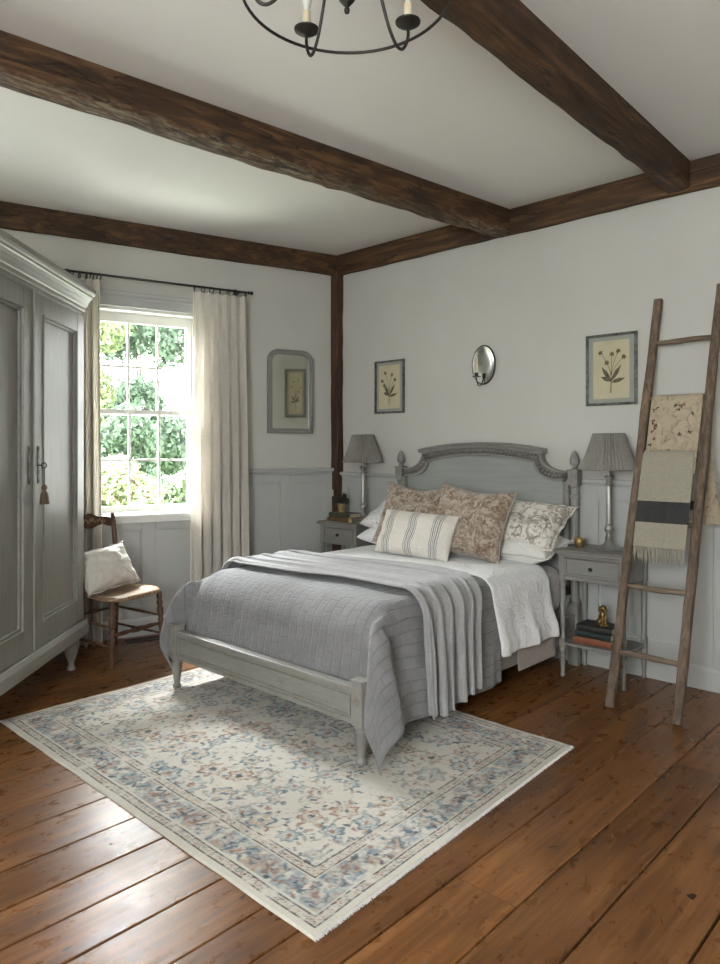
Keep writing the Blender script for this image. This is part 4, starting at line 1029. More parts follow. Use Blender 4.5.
def pillow(name, w, h, t, m, loc, rot, label, cat='pillow', seed=1, group=None, pull=0.07, dent=0.0, flange=0.0, piping=None, n=30, wr=0.010, slump=0.0, flat=3.2):
    """stuffed cushion; local x = width, z = height, -y = front"""
    g = np.linspace(-1, 1, n); bm = BM(); fr_, bk = [], []
    for side, rows in ((-1, fr_), (1, bk)):
        for b in g:
            row = []
            for a in g:
                x = w / 2 * a * (1 - pull * (1 - b * b) * abs(a) ** 2) ; z = h / 2 * b * (1 - pull * (1 - a * a) * abs(b) ** 2)
                th = (max(0, 1 - abs(a) ** flat) * max(0, 1 - abs(b) ** flat)) ** 0.55
                q = mnoise.noise(Vector((a * 2.4 + seed, b * 2.4, seed * 1.7 + side))) * wr * 1.6 + mnoise.noise(Vector((a * 7 + seed, b * 5, seed + side * 3))) * wr * 0.7
                # puckers running in from the corners
                cr = math.sin((abs(a) - abs(b)) * 14 + seed) * 0.004 * (abs(a * b)) * (1 - th)
                y = side * (t / 2 * th + (q + cr) * min(1, th * 1.6))
                if dent: y += -side * dent * math.exp(-((a * 1.8) ** 2 + (b - 0.55) ** 2 * 5)) if side < 0 else 0; z -= dent * 0.9 * math.exp(-(a * 1.6) ** 2) * max(0, b) ** 2
                if slump: z -= slump * (1 - b) * 0; y += 0; 
                edge = max(abs(a), abs(b)) > 0.999
                if edge and side == 1: row.append(fr_[list(g).index(b)][list(g).index(a)]); continue
                row.append(bm.verts.new((x, y, z)))
            rows.append(row)
    for rows in (fr_, bk):
        for r1, r2 in zip(rows, rows[1:]):
            for i in range(n - 1):
                try: bm.faces.new((r1[i], r1[i + 1], r2[i + 1], r2[i]))
                except ValueError: pass
    rim = [fr_[0][i].co.copy() for i in range(n)] + [fr_[j][-1].co.copy() for j in range(1, n)] + [fr_[-1][i].co.copy() for i in range(n - 2, -1, -1)] + [fr_[j][0].co.copy() for j in range(n - 2, 0, -1)]
    o = finish(bm, name, m, smooth=True, subsurf=1, loc=loc, rot=tuple(R(a) for a in rot))
    if flange:
        bm = BM(); rings = []
        for k, f in enumerate((0.0, 0.5, 1.0)):
            rings.append([bm.verts.new((p.x * (1 + flange * f / (w / 2)), p.y + 0.007 * f * math.sin(i * 0.9 + seed), p.z * (1 + flange * f / (h / 2)) + 0.004 * f * math.sin(i * 0.7))) for i, p in enumerate(rim)])
        for A, B in zip(rings, rings[1:]):
            for i in range(len(rim)): bm.faces.new((A[i], A[(i + 1) % len(rim)], B[(i + 1) % len(rim)], B[i]))
        f = finish(bm, 'flange', m, o, smooth=True); s_ = f.modifiers.new('thick', 'SOLIDIFY'); s_.thickness = 0.004; s_.offset = 0
    if piping:
        bm = BM(); tube(bm, rim, 0.0042, 6, closed=True); finish(bm, 'piping', piping, o, smooth=True)
    return tag(o, label, cat, group)
pillow('pillow', 0.60, 0.36, 0.16, 'white_pillow', (1.750, -0.305, 0.692), (-80, 0, 3), 'plain white pillow lying flat at the right, under the floral one', seed=3, flange=0.025)
pillow('pillow', 0.58, 0.37, 0.16, 'floral_pale', (1.765, -0.285, 0.820), (-56, 2, 3), 'pale floral pillow lying on top of the plain white pillow at the right', seed=5, flange=0.022)
pillow('pillow', 0.60, 0.36, 0.14, 'white_linen', (0.94, -0.305, 0.690), (-80, 0, -3), 'plain white pillow at the left, only its corner showing beside the nightstand', seed=7)
pillow('pillow', 0.62, 0.36, 0.15, 'floral_faint', (0.94, -0.28, 0.812), (-62, 3, -3), 'faintly patterned white pillow on the left, mostly hidden by the tan cushion', seed=9)
pillow('cushion', 0.50, 0.42, 0.15, 'floral_tan', (1.115, -0.435, 0.838), (-24, 3, 8), 'square faded tan floral cushion standing at the left, behind the striped cushion', 'cushion', seed=11, pull=0.09, piping='beige_linen', dent=0.03)
pillow('cushion', 0.50, 0.43, 0.16, 'floral_tan', (1.590, -0.510, 0.834), (-22, 5, 4), 'square faded tan floral cushion standing at the right with a pointed upper corner', 'cushion', seed=13, pull=0.10, piping='beige_linen', dent=0.02)
pillow('cushion', 0.53, 0.285, 0.13, 'striped', (1.325, -0.675, 0.752), (-26, 2, 5), 'oblong cream linen cushion with dark stripes in front of the floral cushions', 'cushion', seed=15, pull=0.05)

# ------------------------------------------------------------------ nightstands
def nightstand(x, y, z_top, label, w=0.37, d=0.30):
    root = thing('nightstand', label, 'nightstand', (x, y, 0), 0, 'grey nightstands beside the bed'); hw, hd = w / 2, d / 2; k = z_top / 0.70; zt = z_top
    bm = BM(); box(bm, -hw - .022, hw + .022, -hd - .022, hd + .012, zt - .022, zt - .008); box(bm, -hw - .014, hw + .014, -hd - .014, hd + .006, zt - .008, zt); box(bm, -hw - .012, hw + .012, -hd - .012, hd + .004, zt - .030, zt - .022)
    finish(bm, 'table_top', 'stand', root, bevel=0.003)
    za = zt - .165
    bm = BM(); q = 0.028
    box(bm, -hw + q, hw - q, -hd + .004, -hd + .020, za, za + .022); box(bm, -hw + q, hw - q, -hd + .004, -hd + .020, zt - .044, zt - .030)
    for s_ in (-1, 1): box(bm, *sorted((s_ * hw - s_ * .006, s_ * hw - s_ * .020)), -hd + q, hd - q, za, zt - .030)
    box(bm, -hw + q, hw - q, hd - .020, hd - .006, za, zt - .030); finish(bm, 'apron', 'stand', root, bevel=0.002)
    bm = BM(); a, b, c, e = -hw + q + .003, hw - q - .003, za + .025, zt - .047
    box(bm, a, b, -hd + .001, -hd + .018, c, e); strip_ring(bm, [(a, c), (b, c), (b, e), (a, e)], [(a + .013, c + .013), (b - .013, c + .013), (b - .013, e - .013), (a + .013, e - .013)], -hd - .006, -hd + .001)
    box(bm, a + .01, b - .01, -hd + .018, hd - .03, c, c + .01)
    dr = finish(bm, 'drawer', 'stand', root, bevel=0.0018)
    bm = BM(); lathe(bm, [(0.0, 0.022), (0.008, 0.021), (0.0115, 0.015), (0.009, 0.009), (0.005, 0.006), (0.007, 0.0)], 0, 0, 14, mat=T(0, -hd + .001, (c + e) / 2, rx=PI / 2)); kn = finish(bm, 'knob', 'dark_iron', dr, smooth=50); kn['label'] = 'dark round knob'
    for sx in (-1, 1):
        for sy in (-1, 1):
            bm = BM(); cx, cy = sx * (hw - .014), sy * (hd - .014)
            box(bm, cx - .0155, cx + .0155, cy - .0155, cy + .0155, za - .006, zt - .030)
            box(bm, cx - .0145, cx + .0145, cy - .0145, cy + .0145, 0.165, 0.205)
            lathe(bm, [(0.0, 0), (0.011, 0.0), (0.013, 0.012), (0.010, 0.02), (0.0155, 0.11), (0.0175, 0.118), (0.0125, 0.126), (0.019, 0.142), (0.0195, 0.150), (0.015, 0.160), (0.015, 0.165)], cx, cy, 16)
            lathe(bm, [(0.015, 0.205), (0.0195, 0.214), (0.0195, 0.222), (0.013, 0.232), (0.013, 0.25), (0.016, za - .060), (0.013, za - .045), (0.0185, za - .034), (0.0185, za - .026), (0.013, za - .018), (0.015, za - .006)], cx, cy, 16)
            finish(bm, 'leg', 'bed_v', root, smooth=40)
    bm = BM(); box(bm, -hw + .006, hw - .006, -hd + .006, hd - .006, 0.172, 0.190); finish(bm, 'shelf', 'stand', root, bevel=0.003)
    return root
nR = nightstand(2.250, -0.182, 0.702, 'grey painted nightstand right of the bed, books on its lower shelf')
nL = nightstand(0.292, -0.170, 0.722, 'grey painted nightstand left of the bed in the corner of the room', w=0.37, d=0.24)

# ------------------------------------------------------------------ table lamps
def lamp(x, y, z, label, rs=0.155, hs=1.0):
    root = thing('table_lamp', label, 'lamp', (x, y, z), 0.2, 'pewter table lamps with pleated shades'); k = hs
    bm = BM(); lathe(bm, [(0.0, 0), (0.070, 0), (0.072, 0.006), (0.066, 0.010), (0.060, 0.014), (0.046, 0.020), (0.030, 0.030), (0.021, 0.044), (0.018, 0.052)], 0, 0, 32); finish(bm, 'lamp_base', 'pewter', root, smooth=50)
    bm = BM(); p = [(0.018, 0.05), (0.022, 0.062), (0.014, 0.074), (0.013, 0.09), (0.025, 0.105), (0.027, 0.115), (0.024, 0.126), (0.014, 0.136), (0.018, 0.142), (0.018, 0.148), (0.0145, 0.155), (0.0155, 0.17), (0.0165, 0.345), (0.0145, 0.352), (0.021, 0.358), (0.021, 0.365), (0.014, 0.371), (0.0155, 0.385), (0.026, 0.398), (0.028, 0.404), (0.013, 0.410), (0.012, 0.42), (0.011, 0.445)]
    lathe(bm, [(r, zz * k) for r, zz in p], 0, 0, 24); finish(bm, 'column', 'pewter', root, smooth=50)
    z0 = 0.442 * k
    bm = BM(); lathe(bm, [(0.011, z0), (0.013, z0 + .01), (0.013, z0 + .05), (0.009, z0 + .055)], 0, 0, 14); lathe(bm, [(0.0, z0 + .055), (0.012, z0 + .06), (0.028, z0 + .10), (0.024, z0 + .12), (0.0, z0 + .135)], 0, 0, 16)
    finish(bm, 'bulb', 'bulb', root, smooth=50)
    # pleated shade, with thickness
    n = 92; bm = BM(); zb, zt_, rb, rt = z0 - .004, z0 + .198, rs, rs * 0.53
    for rev, sg in ((0, 0.0), (1, -0.0022)):
        rows = []
        for j in range(7):
            t = j / 6; rr_ = rb + (rt - rb) * t; row = []
            for i in range(n):
                a = 2 * PI * i / n; pl_ = 0.0046 * (1 if i % 2 else -1) * (1 - 0.25 * t) + 0.0012 * mnoise.noise(Vector((i * 1.1, t * 2, 0)))
                r_ = rr_ + pl_ + sg - 0.004 * math.sin(PI * t); row.append(bm.verts.new((r_ * math.cos(a), r_ * math.sin(a), zb + (zt_ - zb) * t)))
            rows.append(row)
        for A, B in zip(rows, rows[1:]):
            for i in range(n): bm.faces.new((A[i], A[(i + 1) % n], B[(i + 1) % n], B[i]))
    sh = finish(bm, 'lamp_shade', 'shade', root)
    for zz, r_ in ((zb + .003, rb + .0015), (zt_ - .003, rt + .001)): bm = BM(); tube(bm, [(r_ * math.cos(2 * PI * i / 48), r_ * math.sin(2 * PI * i / 48), zz) for i in range(48)], 0.0034, 6, closed=True); finish(bm, 'shade_trim', 'shade', sh, smooth=True)
    bm = BM()
    for k_ in range(3): a = k_ * 2 * PI / 3; tube(bm, [(0.008 * math.cos(a), 0.008 * math.sin(a), zt_ - .02), (rt * .98 * math.cos(a), rt * .98 * math.sin(a), zt_ - .004)], 0.0018, 5)
    tube(bm, [(0, 0, z0 + .13), (0, 0, zt_ - .018)], 0.003, 6); finish(bm, 'shade_carrier', 'pewter', sh)
    return root
lamp(2.275, -0.165, 0.702, 'pewter table lamp with grey pleated shade, on the nightstand right of the bed')
lamp(0.420, -0.160, 0.722, 'pewter table lamp with grey pleated shade, on the nightstand left of the bed', rs=0.148)

# ------------------------------------------------------------------ books and small ornaments
def book(x, y, z, w, d, h, rz, m, label, group=None, band=False):
    root = thing('book', label, 'book', (x, y, z), rz, group)
    bm = BM(); c = 0.0028
    box(bm, -w / 2, w / 2, -d / 2, d / 2, 0, c); box(bm, -w / 2, w / 2, -d / 2, d / 2, h - c, h)
    pr_ = [(-w / 2 * 1.0, 0), (w / 2, 0)]
    # rounded spine facing the front (-y)
    n = 6; pts = [(-d / 2 - 0.004 * math.sin(PI * k / n), h * k / n) for k in range(n + 1)] + [(-d / 2 + .004, h), (-d / 2 + .004, 0)]
    sweep_x(bm, pts, -w / 2, w / 2)
    finish(bm, 'cover', m, root, bevel=0.0012)
    bm = BM(); box(bm, -w / 2 + .004, w / 2 - .004, -d / 2 + .004, d / 2 - .005, c, h - c); finish(bm, 'page_block', 'pages', root)
    if band:
        for q in (-0.32, -0.1, 0.12, 0.34): bm = BM(); tube(bm, [(w * q, -d / 2 - .0045 * math.sin(PI * k / 6) - .0005, h * k / 6) for k in range(7)], 0.0014, 5); finish(bm, 'spine_band', 'gold', root)
    return root
gR = 'books stacked on the shelf of the right nightstand'; gL = 'books stacked on the left nightstand'
book(2.235, -0.215, 0.190, 0.215, 0.15, 0.036, 0.02, 'book_rust', 'rust brown book, lowest of the stack on the nightstand shelf', gR)
book(2.238, -0.212, 0.226, 0.205, 0.145, 0.032, -0.03, 'book_green', 'dark green book, middle of the stack on the nightstand shelf', gR)
book(2.240, -0.210, 0.258, 0.200, 0.145, 0.034, 0.03, 'book_black', 'almost black book, topmost on the nightstand shelf, a small figure on it', gR)
book(0.250, -0.185, 0.722, 0.225, 0.13, 0.028, -0.05, 'book_brown', 'brown book, lower of the two on the left nightstand', gL)
book(0.255, -0.180, 0.750, 0.210, 0.125, 0.034, 0.03, 'book_olive', 'dark olive book, upper of the two on the left nightstand, under the flower pot', gL)
def limb(name, chain, radii, m, parent=None, loc=(0, 0, 0), rot=(0, 0, 0), extra=(), sub=2):
    """skinned figure from connected joints"""
    me = bpy.data.meshes.new(name); me.from_pydata([Vector(c) for c in chain], list(extra), []); me.update()
    o = bpy.data.objects.new(name, me); COL.objects.link(o); me.materials.append(M[m]); 
    if parent: o.parent = parent
    o.location = loc; o.rotation_euler = rot
    me.skin_vertices or None
    sk = o.modifiers.new('skin', 'SKIN'); sk.use_smooth_shade = True
    if not me.skin_vertices: 
        pass
    for i, r_ in enumerate(radii): me.skin_vertices[0].data[i].radius = (r_, r_)
    me.skin_vertices[0].data[0].use_root = True
    sb_ = o.modifiers.new('sub', 'SUBSURF'); sb_.levels = sub; sb_.render_levels = sub
    return o
def sculpt_dog():
    bm = BM()
    def ell(c, r, n=14, m_=None):
        bmesh.ops.create_uvsphere(bm, u_segments=n, v_segments=10, radius=1.0, matrix=T(*c) @ (m_ or Matrix.Identity(4)) @ Matrix.Diagonal((*r, 1)))
    ell((0, 0.004, 0.026), (0.016, 0.019, 0.024)); ell((0, -0.004, 0.044), (0.0135, 0.014, 0.022)); ell((0, -0.006, 0.066), (0.010, 0.011, 0.013))
    ell((0, -0.010, 0.080), (0.0150, 0.0155, 0.0145)); ell((0, -0.026, 0.075), (0.0075, 0.012, 0.007)); ell((0, -0.034, 0.077), (0.003, 0.003, 0.003))
    for s_ in (-1, 1):
        ell((s_ * 0.0150, -0.005, 0.074), (0.0042, 0.009, 0.0150), m_=Matrix.Rotation(-s_ * 0.12, 4, 'Y')); ell((s_ * 0.0065, -0.016, 0.022), (0.005, 0.0055, 0.022)); ell((s_ * 0.007, -0.021, 0.004), (0.006, 0.009, 0.004))
        ell((s_ * 0.015, 0.006, 0.013), (0.008, 0.016, 0.013)); ell((s_ * 0.016, -0.010, 0.004), (0.006, 0.012, 0.004)); ell((s_ * 0.0055, -0.0205, 0.083), (0.0018, 0.0018, 0.0018))
    tube(bm, [(0, 0.02, 0.008), (0.010, 0.028, 0.006), (0.022, 0.022, 0.006)], [0.005, 0.004, 0.002], 8)
    box(bm, -0.022, 0.022, -0.030, 0.028, -0.004, 0.001)
    # fuse the forms into one body
    me = bpy.data.meshes.new('dog_figurine'); bm.to_mesh(me); bm.free(); o = bpy.data.objects.new('dog_figurine', me); COL.objects.link(o); me.materials.append(M['brass'])
    r_ = o.modifiers.new('remesh', 'REMESH'); r_.mode = 'VOXEL'; r_.voxel_size = 0.0014; r_.use_smooth_shade = True
    s_ = o.modifiers.new('smooth', 'SMOOTH'); s_.iterations = 3
    return o
dog = sculpt_dog(); dog.scale = (1.2, 1.2, 1.15); dog.location = (2.262, -0.222, 0.297); dog.rotation_euler = (0, 0, 0.9)
tag(dog, 'small brass figure of a sitting dog on the topmost dark book', 'figurine')
bm = BM(); lathe(bm, [(0.0, 0.0), (0.018, 0.0), (0.026, 0.010), (0.029, 0.030), (0.031, 0.052), (0.028, 0.052), (0.026, 0.030), (0.022, 0.012), (0.0, 0.008)], 0, 0, 22, flute=(0.005, 0.05, 0.92))
for v in bm.verts: v.co += v.co * 0.04 * mnoise.noise(v.co * 60)
ch = finish(bm, 'candle_holder', 'gold', smooth=True, loc=(2.118, -0.195, 0.702)); tag(ch, 'dull gold votive candle cup on the right nightstand, left of the lamp', 'candle holder')
# small carved bird behind the ladder on the right shelf
bm = BM(); 
for c, r_ in (((0, 0, 0.022), (0.016, 0.026, 0.016)), ((0, -0.020, 0.044), (0.010, 0.011, 0.011)), ((0, 0.028, 0.026), (0.007, 0.020, 0.005)), ((0, -0.033, 0.043), (0.003, 0.008, 0.003)), ((0, 0, 0.005), (0.014, 0.018, 0.006))):
    bmesh.ops.create_uvsphere(bm, u_segments=14, v_segments=10, radius=1.0, matrix=T(*c) @ Matrix.Diagonal((*r_, 1)))
me = bpy.data.meshes.new('ornament'); bm.to_mesh(me); bm.free(); orn = bpy.data.objects.new('bird_ornament', me); COL.objects.link(orn); me.materials.append(M['candle'])
r_ = orn.modifiers.new('remesh', 'REMESH'); r_.mode = 'VOXEL'; r_.voxel_size = 0.0016; r_.use_smooth_shade = True
orn.location = (2.385, -0.235, 0.190); orn.rotation_euler = (0, 0, 0.9)
tag(orn, 'small pale beige ornament on the nightstand shelf behind the ladder', 'ornament')
# dried flowers in a pot on the left nightstand
pot = thing('flower_pot', 'small speckled pot of dark dried flowers on the olive book', 'flower pot', (0.235, -0.19, 0.784))
bm = BM(); lathe(bm, [(0.0, 0), (0.022, 0), (0.025, 0.004), (0.033, 0.055), (0.036, 0.058), (0.036, 0.066), (0.031, 0.066), (0.028, 0.05), (0.0, 0.05)], 0, 0, 22); finish(bm, 'pot', 'pot', pot, smooth=40)
g = random.Random(8); bs_ = [(g.uniform(-.035, .045), g.uniform(-.03, .03), 0.095 + g.uniform(-.015, .035), g.uniform(.016, .026)) for _ in range(11)]
foliage_mesh('dried_blooms', bs_, 700, 0.010, 'leafdark', pot, 77)
bm = BM()
for b in bs_: tube(bm, [(0, 0, 0.05), (b[0] * .5, b[1] * .5, 0.075), b[:3]], 0.0012, 5)
finish(bm, 'stems', 'leafdark', pot)
bm = BM(); lathe(bm, [(0.0, 0.0), (0.013, 0.0), (0.019, 0.012), (0.019, 0.026), (0.014, 0.034), (0.016, 0.038), (0.0, 0.038)], 0, 0, 18)
tp = finish(bm, 'trinket_pot', 'pot', smooth=50, loc=(0.390, -0.262, 0.722)); tag(tp, 'tiny round speckled pot in front of the brown book on the left nightstand', 'pot')
bm = BM(); box(bm, -.011, .011, -.004, 0, -.026, .026); box(bm, -.005, .005, -.008, -.003, -.010, .010)
sw = finish(bm, 'light_switch', 'outlet', loc=(-0.008 + 0.02, -0.070, 0.915), bevel=0.002); tag(sw, 'small cream switch plate on the dark corner post beside the dried flowers', 'switch')

# ------------------------------------------------------------------ wardrobe, standing at an angle
QROT = math.atan2(-0.711, 0.703)
wd = thing('wardrobe', 'tall grey painted two-door wardrobe with panelled doors and moulded cornice, left of the window', 'wardrobe', (-0.03, -2.05, 0), QROT)
WW, WD_ = 1.36, 0.50
bm = BM(); box(bm, 0, WW, -WD_, -0.022, 0.20, 2.06)
for a, b in ((0, 0.040), (WW - 0.040, WW)): box(bm, a, b, -0.022, 0.0, 0.27, 2.06)
box(bm, 0, WW, -0.022, 0, 2.025, 2.06)
finish(bm, 'body', 'wardrobe', wd, bevel=0.004)
bm = BM(); prof = [(-WD_, 0.185), (0.020, 0.185), (0.022, 0.20), (0.022, 0.245), (0.016, 0.258), (0.008, 0.272), (-WD_, 0.272)]
sweep_x(bm, prof, -0.018, WW + 0.018); finish(bm, 'plinth', 'wardrobe_x', wd, bevel=0.004)
# cornice wraps front and sides
bm = BM(); cp_ = [(0.0, 2.050), (0.008, 2.050), (0.012, 2.060), (0.012, 2.072), (0.022, 2.078), (0.030, 2.092), (0.044, 2.112), (0.060, 2.128), (0.072, 2.134), (0.072, 2.142), (0.084, 2.150), (0.092, 2.162), (0.092, 2.182), (0.086, 2.190), (0.0, 2.190)]
cp = [(p * 0.58, z) for p, z in cp_]; rows = []
for p, z in cp: rows.append([bm.verts.new(v) for v in ((-p, -WD_, z), (-p, p, z), (WW + p, p, z), (WW + p, -WD_, z))])
for A, B in zip(rows, rows[1:]):
    for i in range(3): bm.faces.new((A[i], A[i + 1], B[i + 1], B[i]))
bm.faces.new(rows[-1]); finish(bm, 'cornice', 'wardrobe_x', wd, bevel=0.002)
dz0, dz1 = 0.280, 2.020
for k, (a, b) in enumerate(((0.042, 0.672), (0.688, WW - 0.042))):
    bm = BM(); st = 0.100
    box(bm, a, a + (0.075 if k == 0 else st), 0.0 - .018, 0.006, dz0, dz1); box(bm, b - (st if k == 0 else 0.075), b, -.018, 0.006, dz0, dz1)
    ia, ib = a + (0.075 if k == 0 else st), b - (st if k == 0 else 0.075)
    box(bm, ia, ib, -.018, 0.006, dz0, dz0 + .115); box(bm, ia, ib, -.018, 0.006, dz1 - .095, dz1)
    iz0, iz1 = dz0 + .115, dz1 - .095
    # ogee moulding stepping down to the panel
    strip_ring(bm, [(ia, iz0), (ib, iz0), (ib, iz1), (ia, iz1)], [(ia + .010, iz0 + .010), (ib - .010, iz0 + .010), (ib - .010, iz1 - .010), (ia + .010, iz1 - .010)], -0.002, 0.011)
    strip_ring(bm, [(ia + .010, iz0 + .010), (ib - .010, iz0 + .010), (ib - .010, iz1 - .010), (ia + .010, iz1 - .010)], [(ia + .024, iz0 + .024), (ib - .024, iz0 + .024), (ib - .024, iz1 - .024), (ia + .024, iz1 - .024)], -0.014, -0.001)
    box(bm, ia, ib, -.020, -.012, iz0, iz1)
    d = finish(bm, 'door', 'wardrobe', wd, bevel=0.0022)
    if k == 0:
        bm = BM(); box(bm, b - .004, b + .016, 0.004, 0.014, dz0, dz1); finish(bm, 'astragal', 'wardrobe', d, bevel=0.003)
    # long pierced iron escutcheon
    ex = (b - 0.040) if k == 0 else (a + 0.045)
    bm = BM(); pts = []
    for q in range(25):
        t = q / 24; pts.append((0.0055 + 0.009 * abs(math.sin(t * PI * 5)) * (1 - abs(2 * t - 1) * 0.5), 1.085 + 0.185 * t))
    prism(bm, [(ex + x, z) for x, z in pts] + [(ex - x, z) for x, z in pts[::-1]], 0.006, 0.009)
    for z_ in (1.10, 1.255): lathe(bm, [(0.0, 0.004), (0.003, 0.003), (0.004, 0)], 0, 0, 8, mat=T(ex, 0.009, z_, rx=-PI / 2))
    e_ = finish(bm, 'escutcheon', 'dark_iron', d); e_['label'] = 'long dark iron escutcheon'
ex = 0.643
bm = BM(); tube(bm, [(ex, 0.007, 1.175), (ex, 0.030, 1.175)], 0.0032, 8); tube(bm, [(ex + 0.0, 0.040 + 0.012 * math.cos(a * PI / 8) , 1.175 + 0.013 * math.sin(a * PI / 8)) for a in range(16)], 0.0026, 6, closed=True)
ky = finish(bm, 'key', 'dark_iron', smooth=True); 
ky.location = (-0.03, -2.05, 0); ky.rotation_euler = (0, 0, QROT); tag(ky, 'small dark iron key in the lock of the right wardrobe door', 'key')
ts = thing('tassel', 'brown thread tassel hanging on a cord from the wardrobe key', 'tassel', (0, 0, 0), 0)
ts.location = Vector((-0.03, -2.05, 0)) + Vector((0.703 * ex, -0.711 * ex, 0)) + Vector((0.711, 0.703, 0)) * 0.042; ts.location.z = 0.060; ts.rotation_euler = (0, 0, QROT)
bm = BM(); tube(bm, [(0, 0, 1.102), (0.0015, 0.001, 1.06), (0, 0, 1.018)], 0.0018, 6); finish(bm, 'cord', 'dark_iron', ts)
bm = BM(); lathe(bm, [(0.0, 1.020), (0.009, 1.018), (0.0145, 1.008), (0.012, 0.998), (0.006, 0.993), (0.009, 0.990), (0.018, 0.975), (0.021, 0.945), (0.0235, 0.925), (0.0, 0.926)], 0, 0, 28, flute=(0.92, 0.985, 0.90)); finish(bm, 'threads', 'tassel', ts, smooth=60)
for x, y in ((0.075, -0.045), (WW - .075, -0.045), (0.075, -WD_ + .05), (WW - .075, -WD_ + .05)):
    bm = BM(); lathe(bm, [(0.0, 0.0), (0.020, 0.0), (0.024, 0.010), (0.018, 0.022), (0.014, 0.034), (0.020, 0.055), (0.033, 0.090), (0.036, 0.115), (0.028, 0.140), (0.032, 0.150), (0.040, 0.165), (0.040, 0.186)], x, y, 20); finish(bm, 'foot', 'wardrobe_x', wd, smooth=50)

# ------------------------------------------------------------------ chair
CR = math.atan2(0.23, 0.973)
chair = thing('side_chair', 'worn brown wooden side chair with turned legs, under the window beside the wardrobe', 'chair', (-0.070, -1.836, 0), CR)
# local +x = front
bm = BM(); top = []; n = 32
for i in range(n):     # seat outline: wider, bowed at the front
    a = 2 * PI * i / n; cx = math.cos(a); sy = math.sin(a); ex_ = 0.42
    px_ = 0.215 * (abs(cx) ** ex_) * (1 if cx > 0 else -1); py_ = (0.208 if cx > 0 else 0.180) * (abs(sy) ** ex_) * (1 if sy > 0 else -1)
    if cx > 0: px_ += 0.020 * (1 - (py_ / 0.21) ** 2)
    top.append((px_, py_))
lay = [[(0.93, 0.376), (1.0, 0.384), (1.0, 0.398), (0.96, 0.406), (0.80, 0.402), (0.5, 0.397), (0.15, 0.395)]][0]
rings = [[bm.verts.new((x * k, y * k, z)) for x, y in top] for k, z in lay]
for A, B in zip(rings, rings[1:]):
    for i in range(n): bm.faces.new((A[i], A[(i + 1) % n], B[(i + 1) % n], B[i]))
bm.faces.new(rings[0][::-1]); bm.faces.new(rings[-1]); finish(bm, 'seat', 'cane', chair, smooth=50)
def turned(bm, p0, p1, prof):
    p0, p1 = Vector(p0), Vector(p1); d = p1 - p0; q = d.to_track_quat('Z', 'Y').to_matrix().to_4x4(); q.translation = p0
    lathe(bm, [(r, t * d.length) for r, t in prof], 0, 0, 16, mat=q)
lp = [(0.0, 0.0), (0.009, 0.0), (0.011, 0.02), (0.015, 0.36), (0.019, 0.46), (0.0125, 0.50), (0.018, 0.53), (0.018, 0.56), (0.012, 0.58), (0.019, 0.64), (0.021, 0.72), (0.013, 0.77), (0.019, 0.80), (0.019, 0.83), (0.013, 0.86), (0.018, 0.90), (0.016, 1.0)]
for sy in (-1, 1):
    bm = BM(); turned(bm, (0.200, sy * 0.196, 0), (0.180, sy * 0.180, 0.385), lp); finish(bm, 'leg', 'chair', chair, smooth=50)
    # back leg continues into the back post
    bm = BM(); tube(bm, [(-0.205, sy * 0.178, 0.0), (-0.192, sy * 0.175, 0.20), (-0.182, sy * 0.172, 0.40), (-0.192, sy * 0.174, 0.60), (-0.222, sy * 0.176, 0.80), (-0.230, sy * 0.177, 0.845)], [0.012, 0.015, 0.018, 0.017, 0.016, 0.013], 10)
    finish(bm, 'back_leg', 'chair', chair, smooth=True)
def bar_(name, a, b, r, prof=None):
    bm = BM()
    if prof: turned(bm, a, b, prof)
    else: tube(bm, [a, ((a[0] + b[0]) / 2, (a[1] + b[1]) / 2, (a[2] + b[2]) / 2), b], [r * .8, r * 1.1, r * .8], 8)
    finish(bm, name, 'chair', chair, smooth=True)
bar_('stretcher', (0.19, -0.186, 0.190), (0.19, 0.186, 0.190), 0.01, [(0.0, 0), (0.008, 0.0), (0.010, 0.1), (0.014, 0.28), (0.009, 0.34), (0.015, 0.42), (0.017, 0.5), (0.015, 0.58), (0.009, 0.66), (0.014, 0.72), (0.010, 0.9), (0.008, 1.0)])
bar_('stretcher', (-0.186, -0.173, 0.25), (-0.186, 0.173, 0.25), 0.008)
for sy in (-1, 1):
    for z in (0.235, 0.125): bar_('stretcher', (0.188, sy * 0.188, z), (-0.193, sy * 0.175, z + 0.015), 0.0085)
# carved crest rail and lower back rail
def back_rail(name, zc, hh, bow, carve):
    bm = BM(); rows = []; n = 30
    for i in range(n + 1):
        t = -1 + 2 * i / n; y = t * 0.176; zt_ = zc + hh + (0.016 * math.cos(t * PI * 1.0) if carve else 0) + (0.006 * math.cos(t * PI * 3) if carve else 0); zb_ = zc - hh - (0.010 * math.cos(t * PI * 2) if carve else 0)
        xb = -0.222 - (zc - 0.8) * 0.15 - bow * (1 - t * t) + (0.0)
        rows.append([bm.verts.new(v) for v in ((xb - .009, y, zb_), (xb + .009, y, zb_), (xb + .011, y, (zt_ + zb_) / 2), (xb + .009, y, zt_), (xb - .009, y, zt_))])
    for A, B in zip(rows, rows[1:]):
        for i in range(5): bm.faces.new((A[i], A[(i + 1) % 5], B[(i + 1) % 5], B[i]))
    bm.faces.new(rows[0]); bm.faces.new(rows[-1][::-1])
    o = finish(bm, name, 'chair', chair, smooth=50)
    return o
cr = back_rail('crest_rail', 0.800, 0.030, 0.012, True)
bm = BM()
for k in range(13):
    t = -0.62 + 1.24 * k / 12; y = t * 0.17; xx = -0.222 - 0.012 * (1 - t * t) + 0.010
    bmesh.ops.create_uvsphere(bm, u_segments=8, v_segments=6, radius=1, matrix=T(xx, y, 0.802 + 0.008 * math.sin(k * 2.1) + 0.008 * math.cos(t * PI)) @ Matrix.Diagonal((0.004, 0.009, 0.012 + 0.004 * math.sin(k * 1.3), 1)))
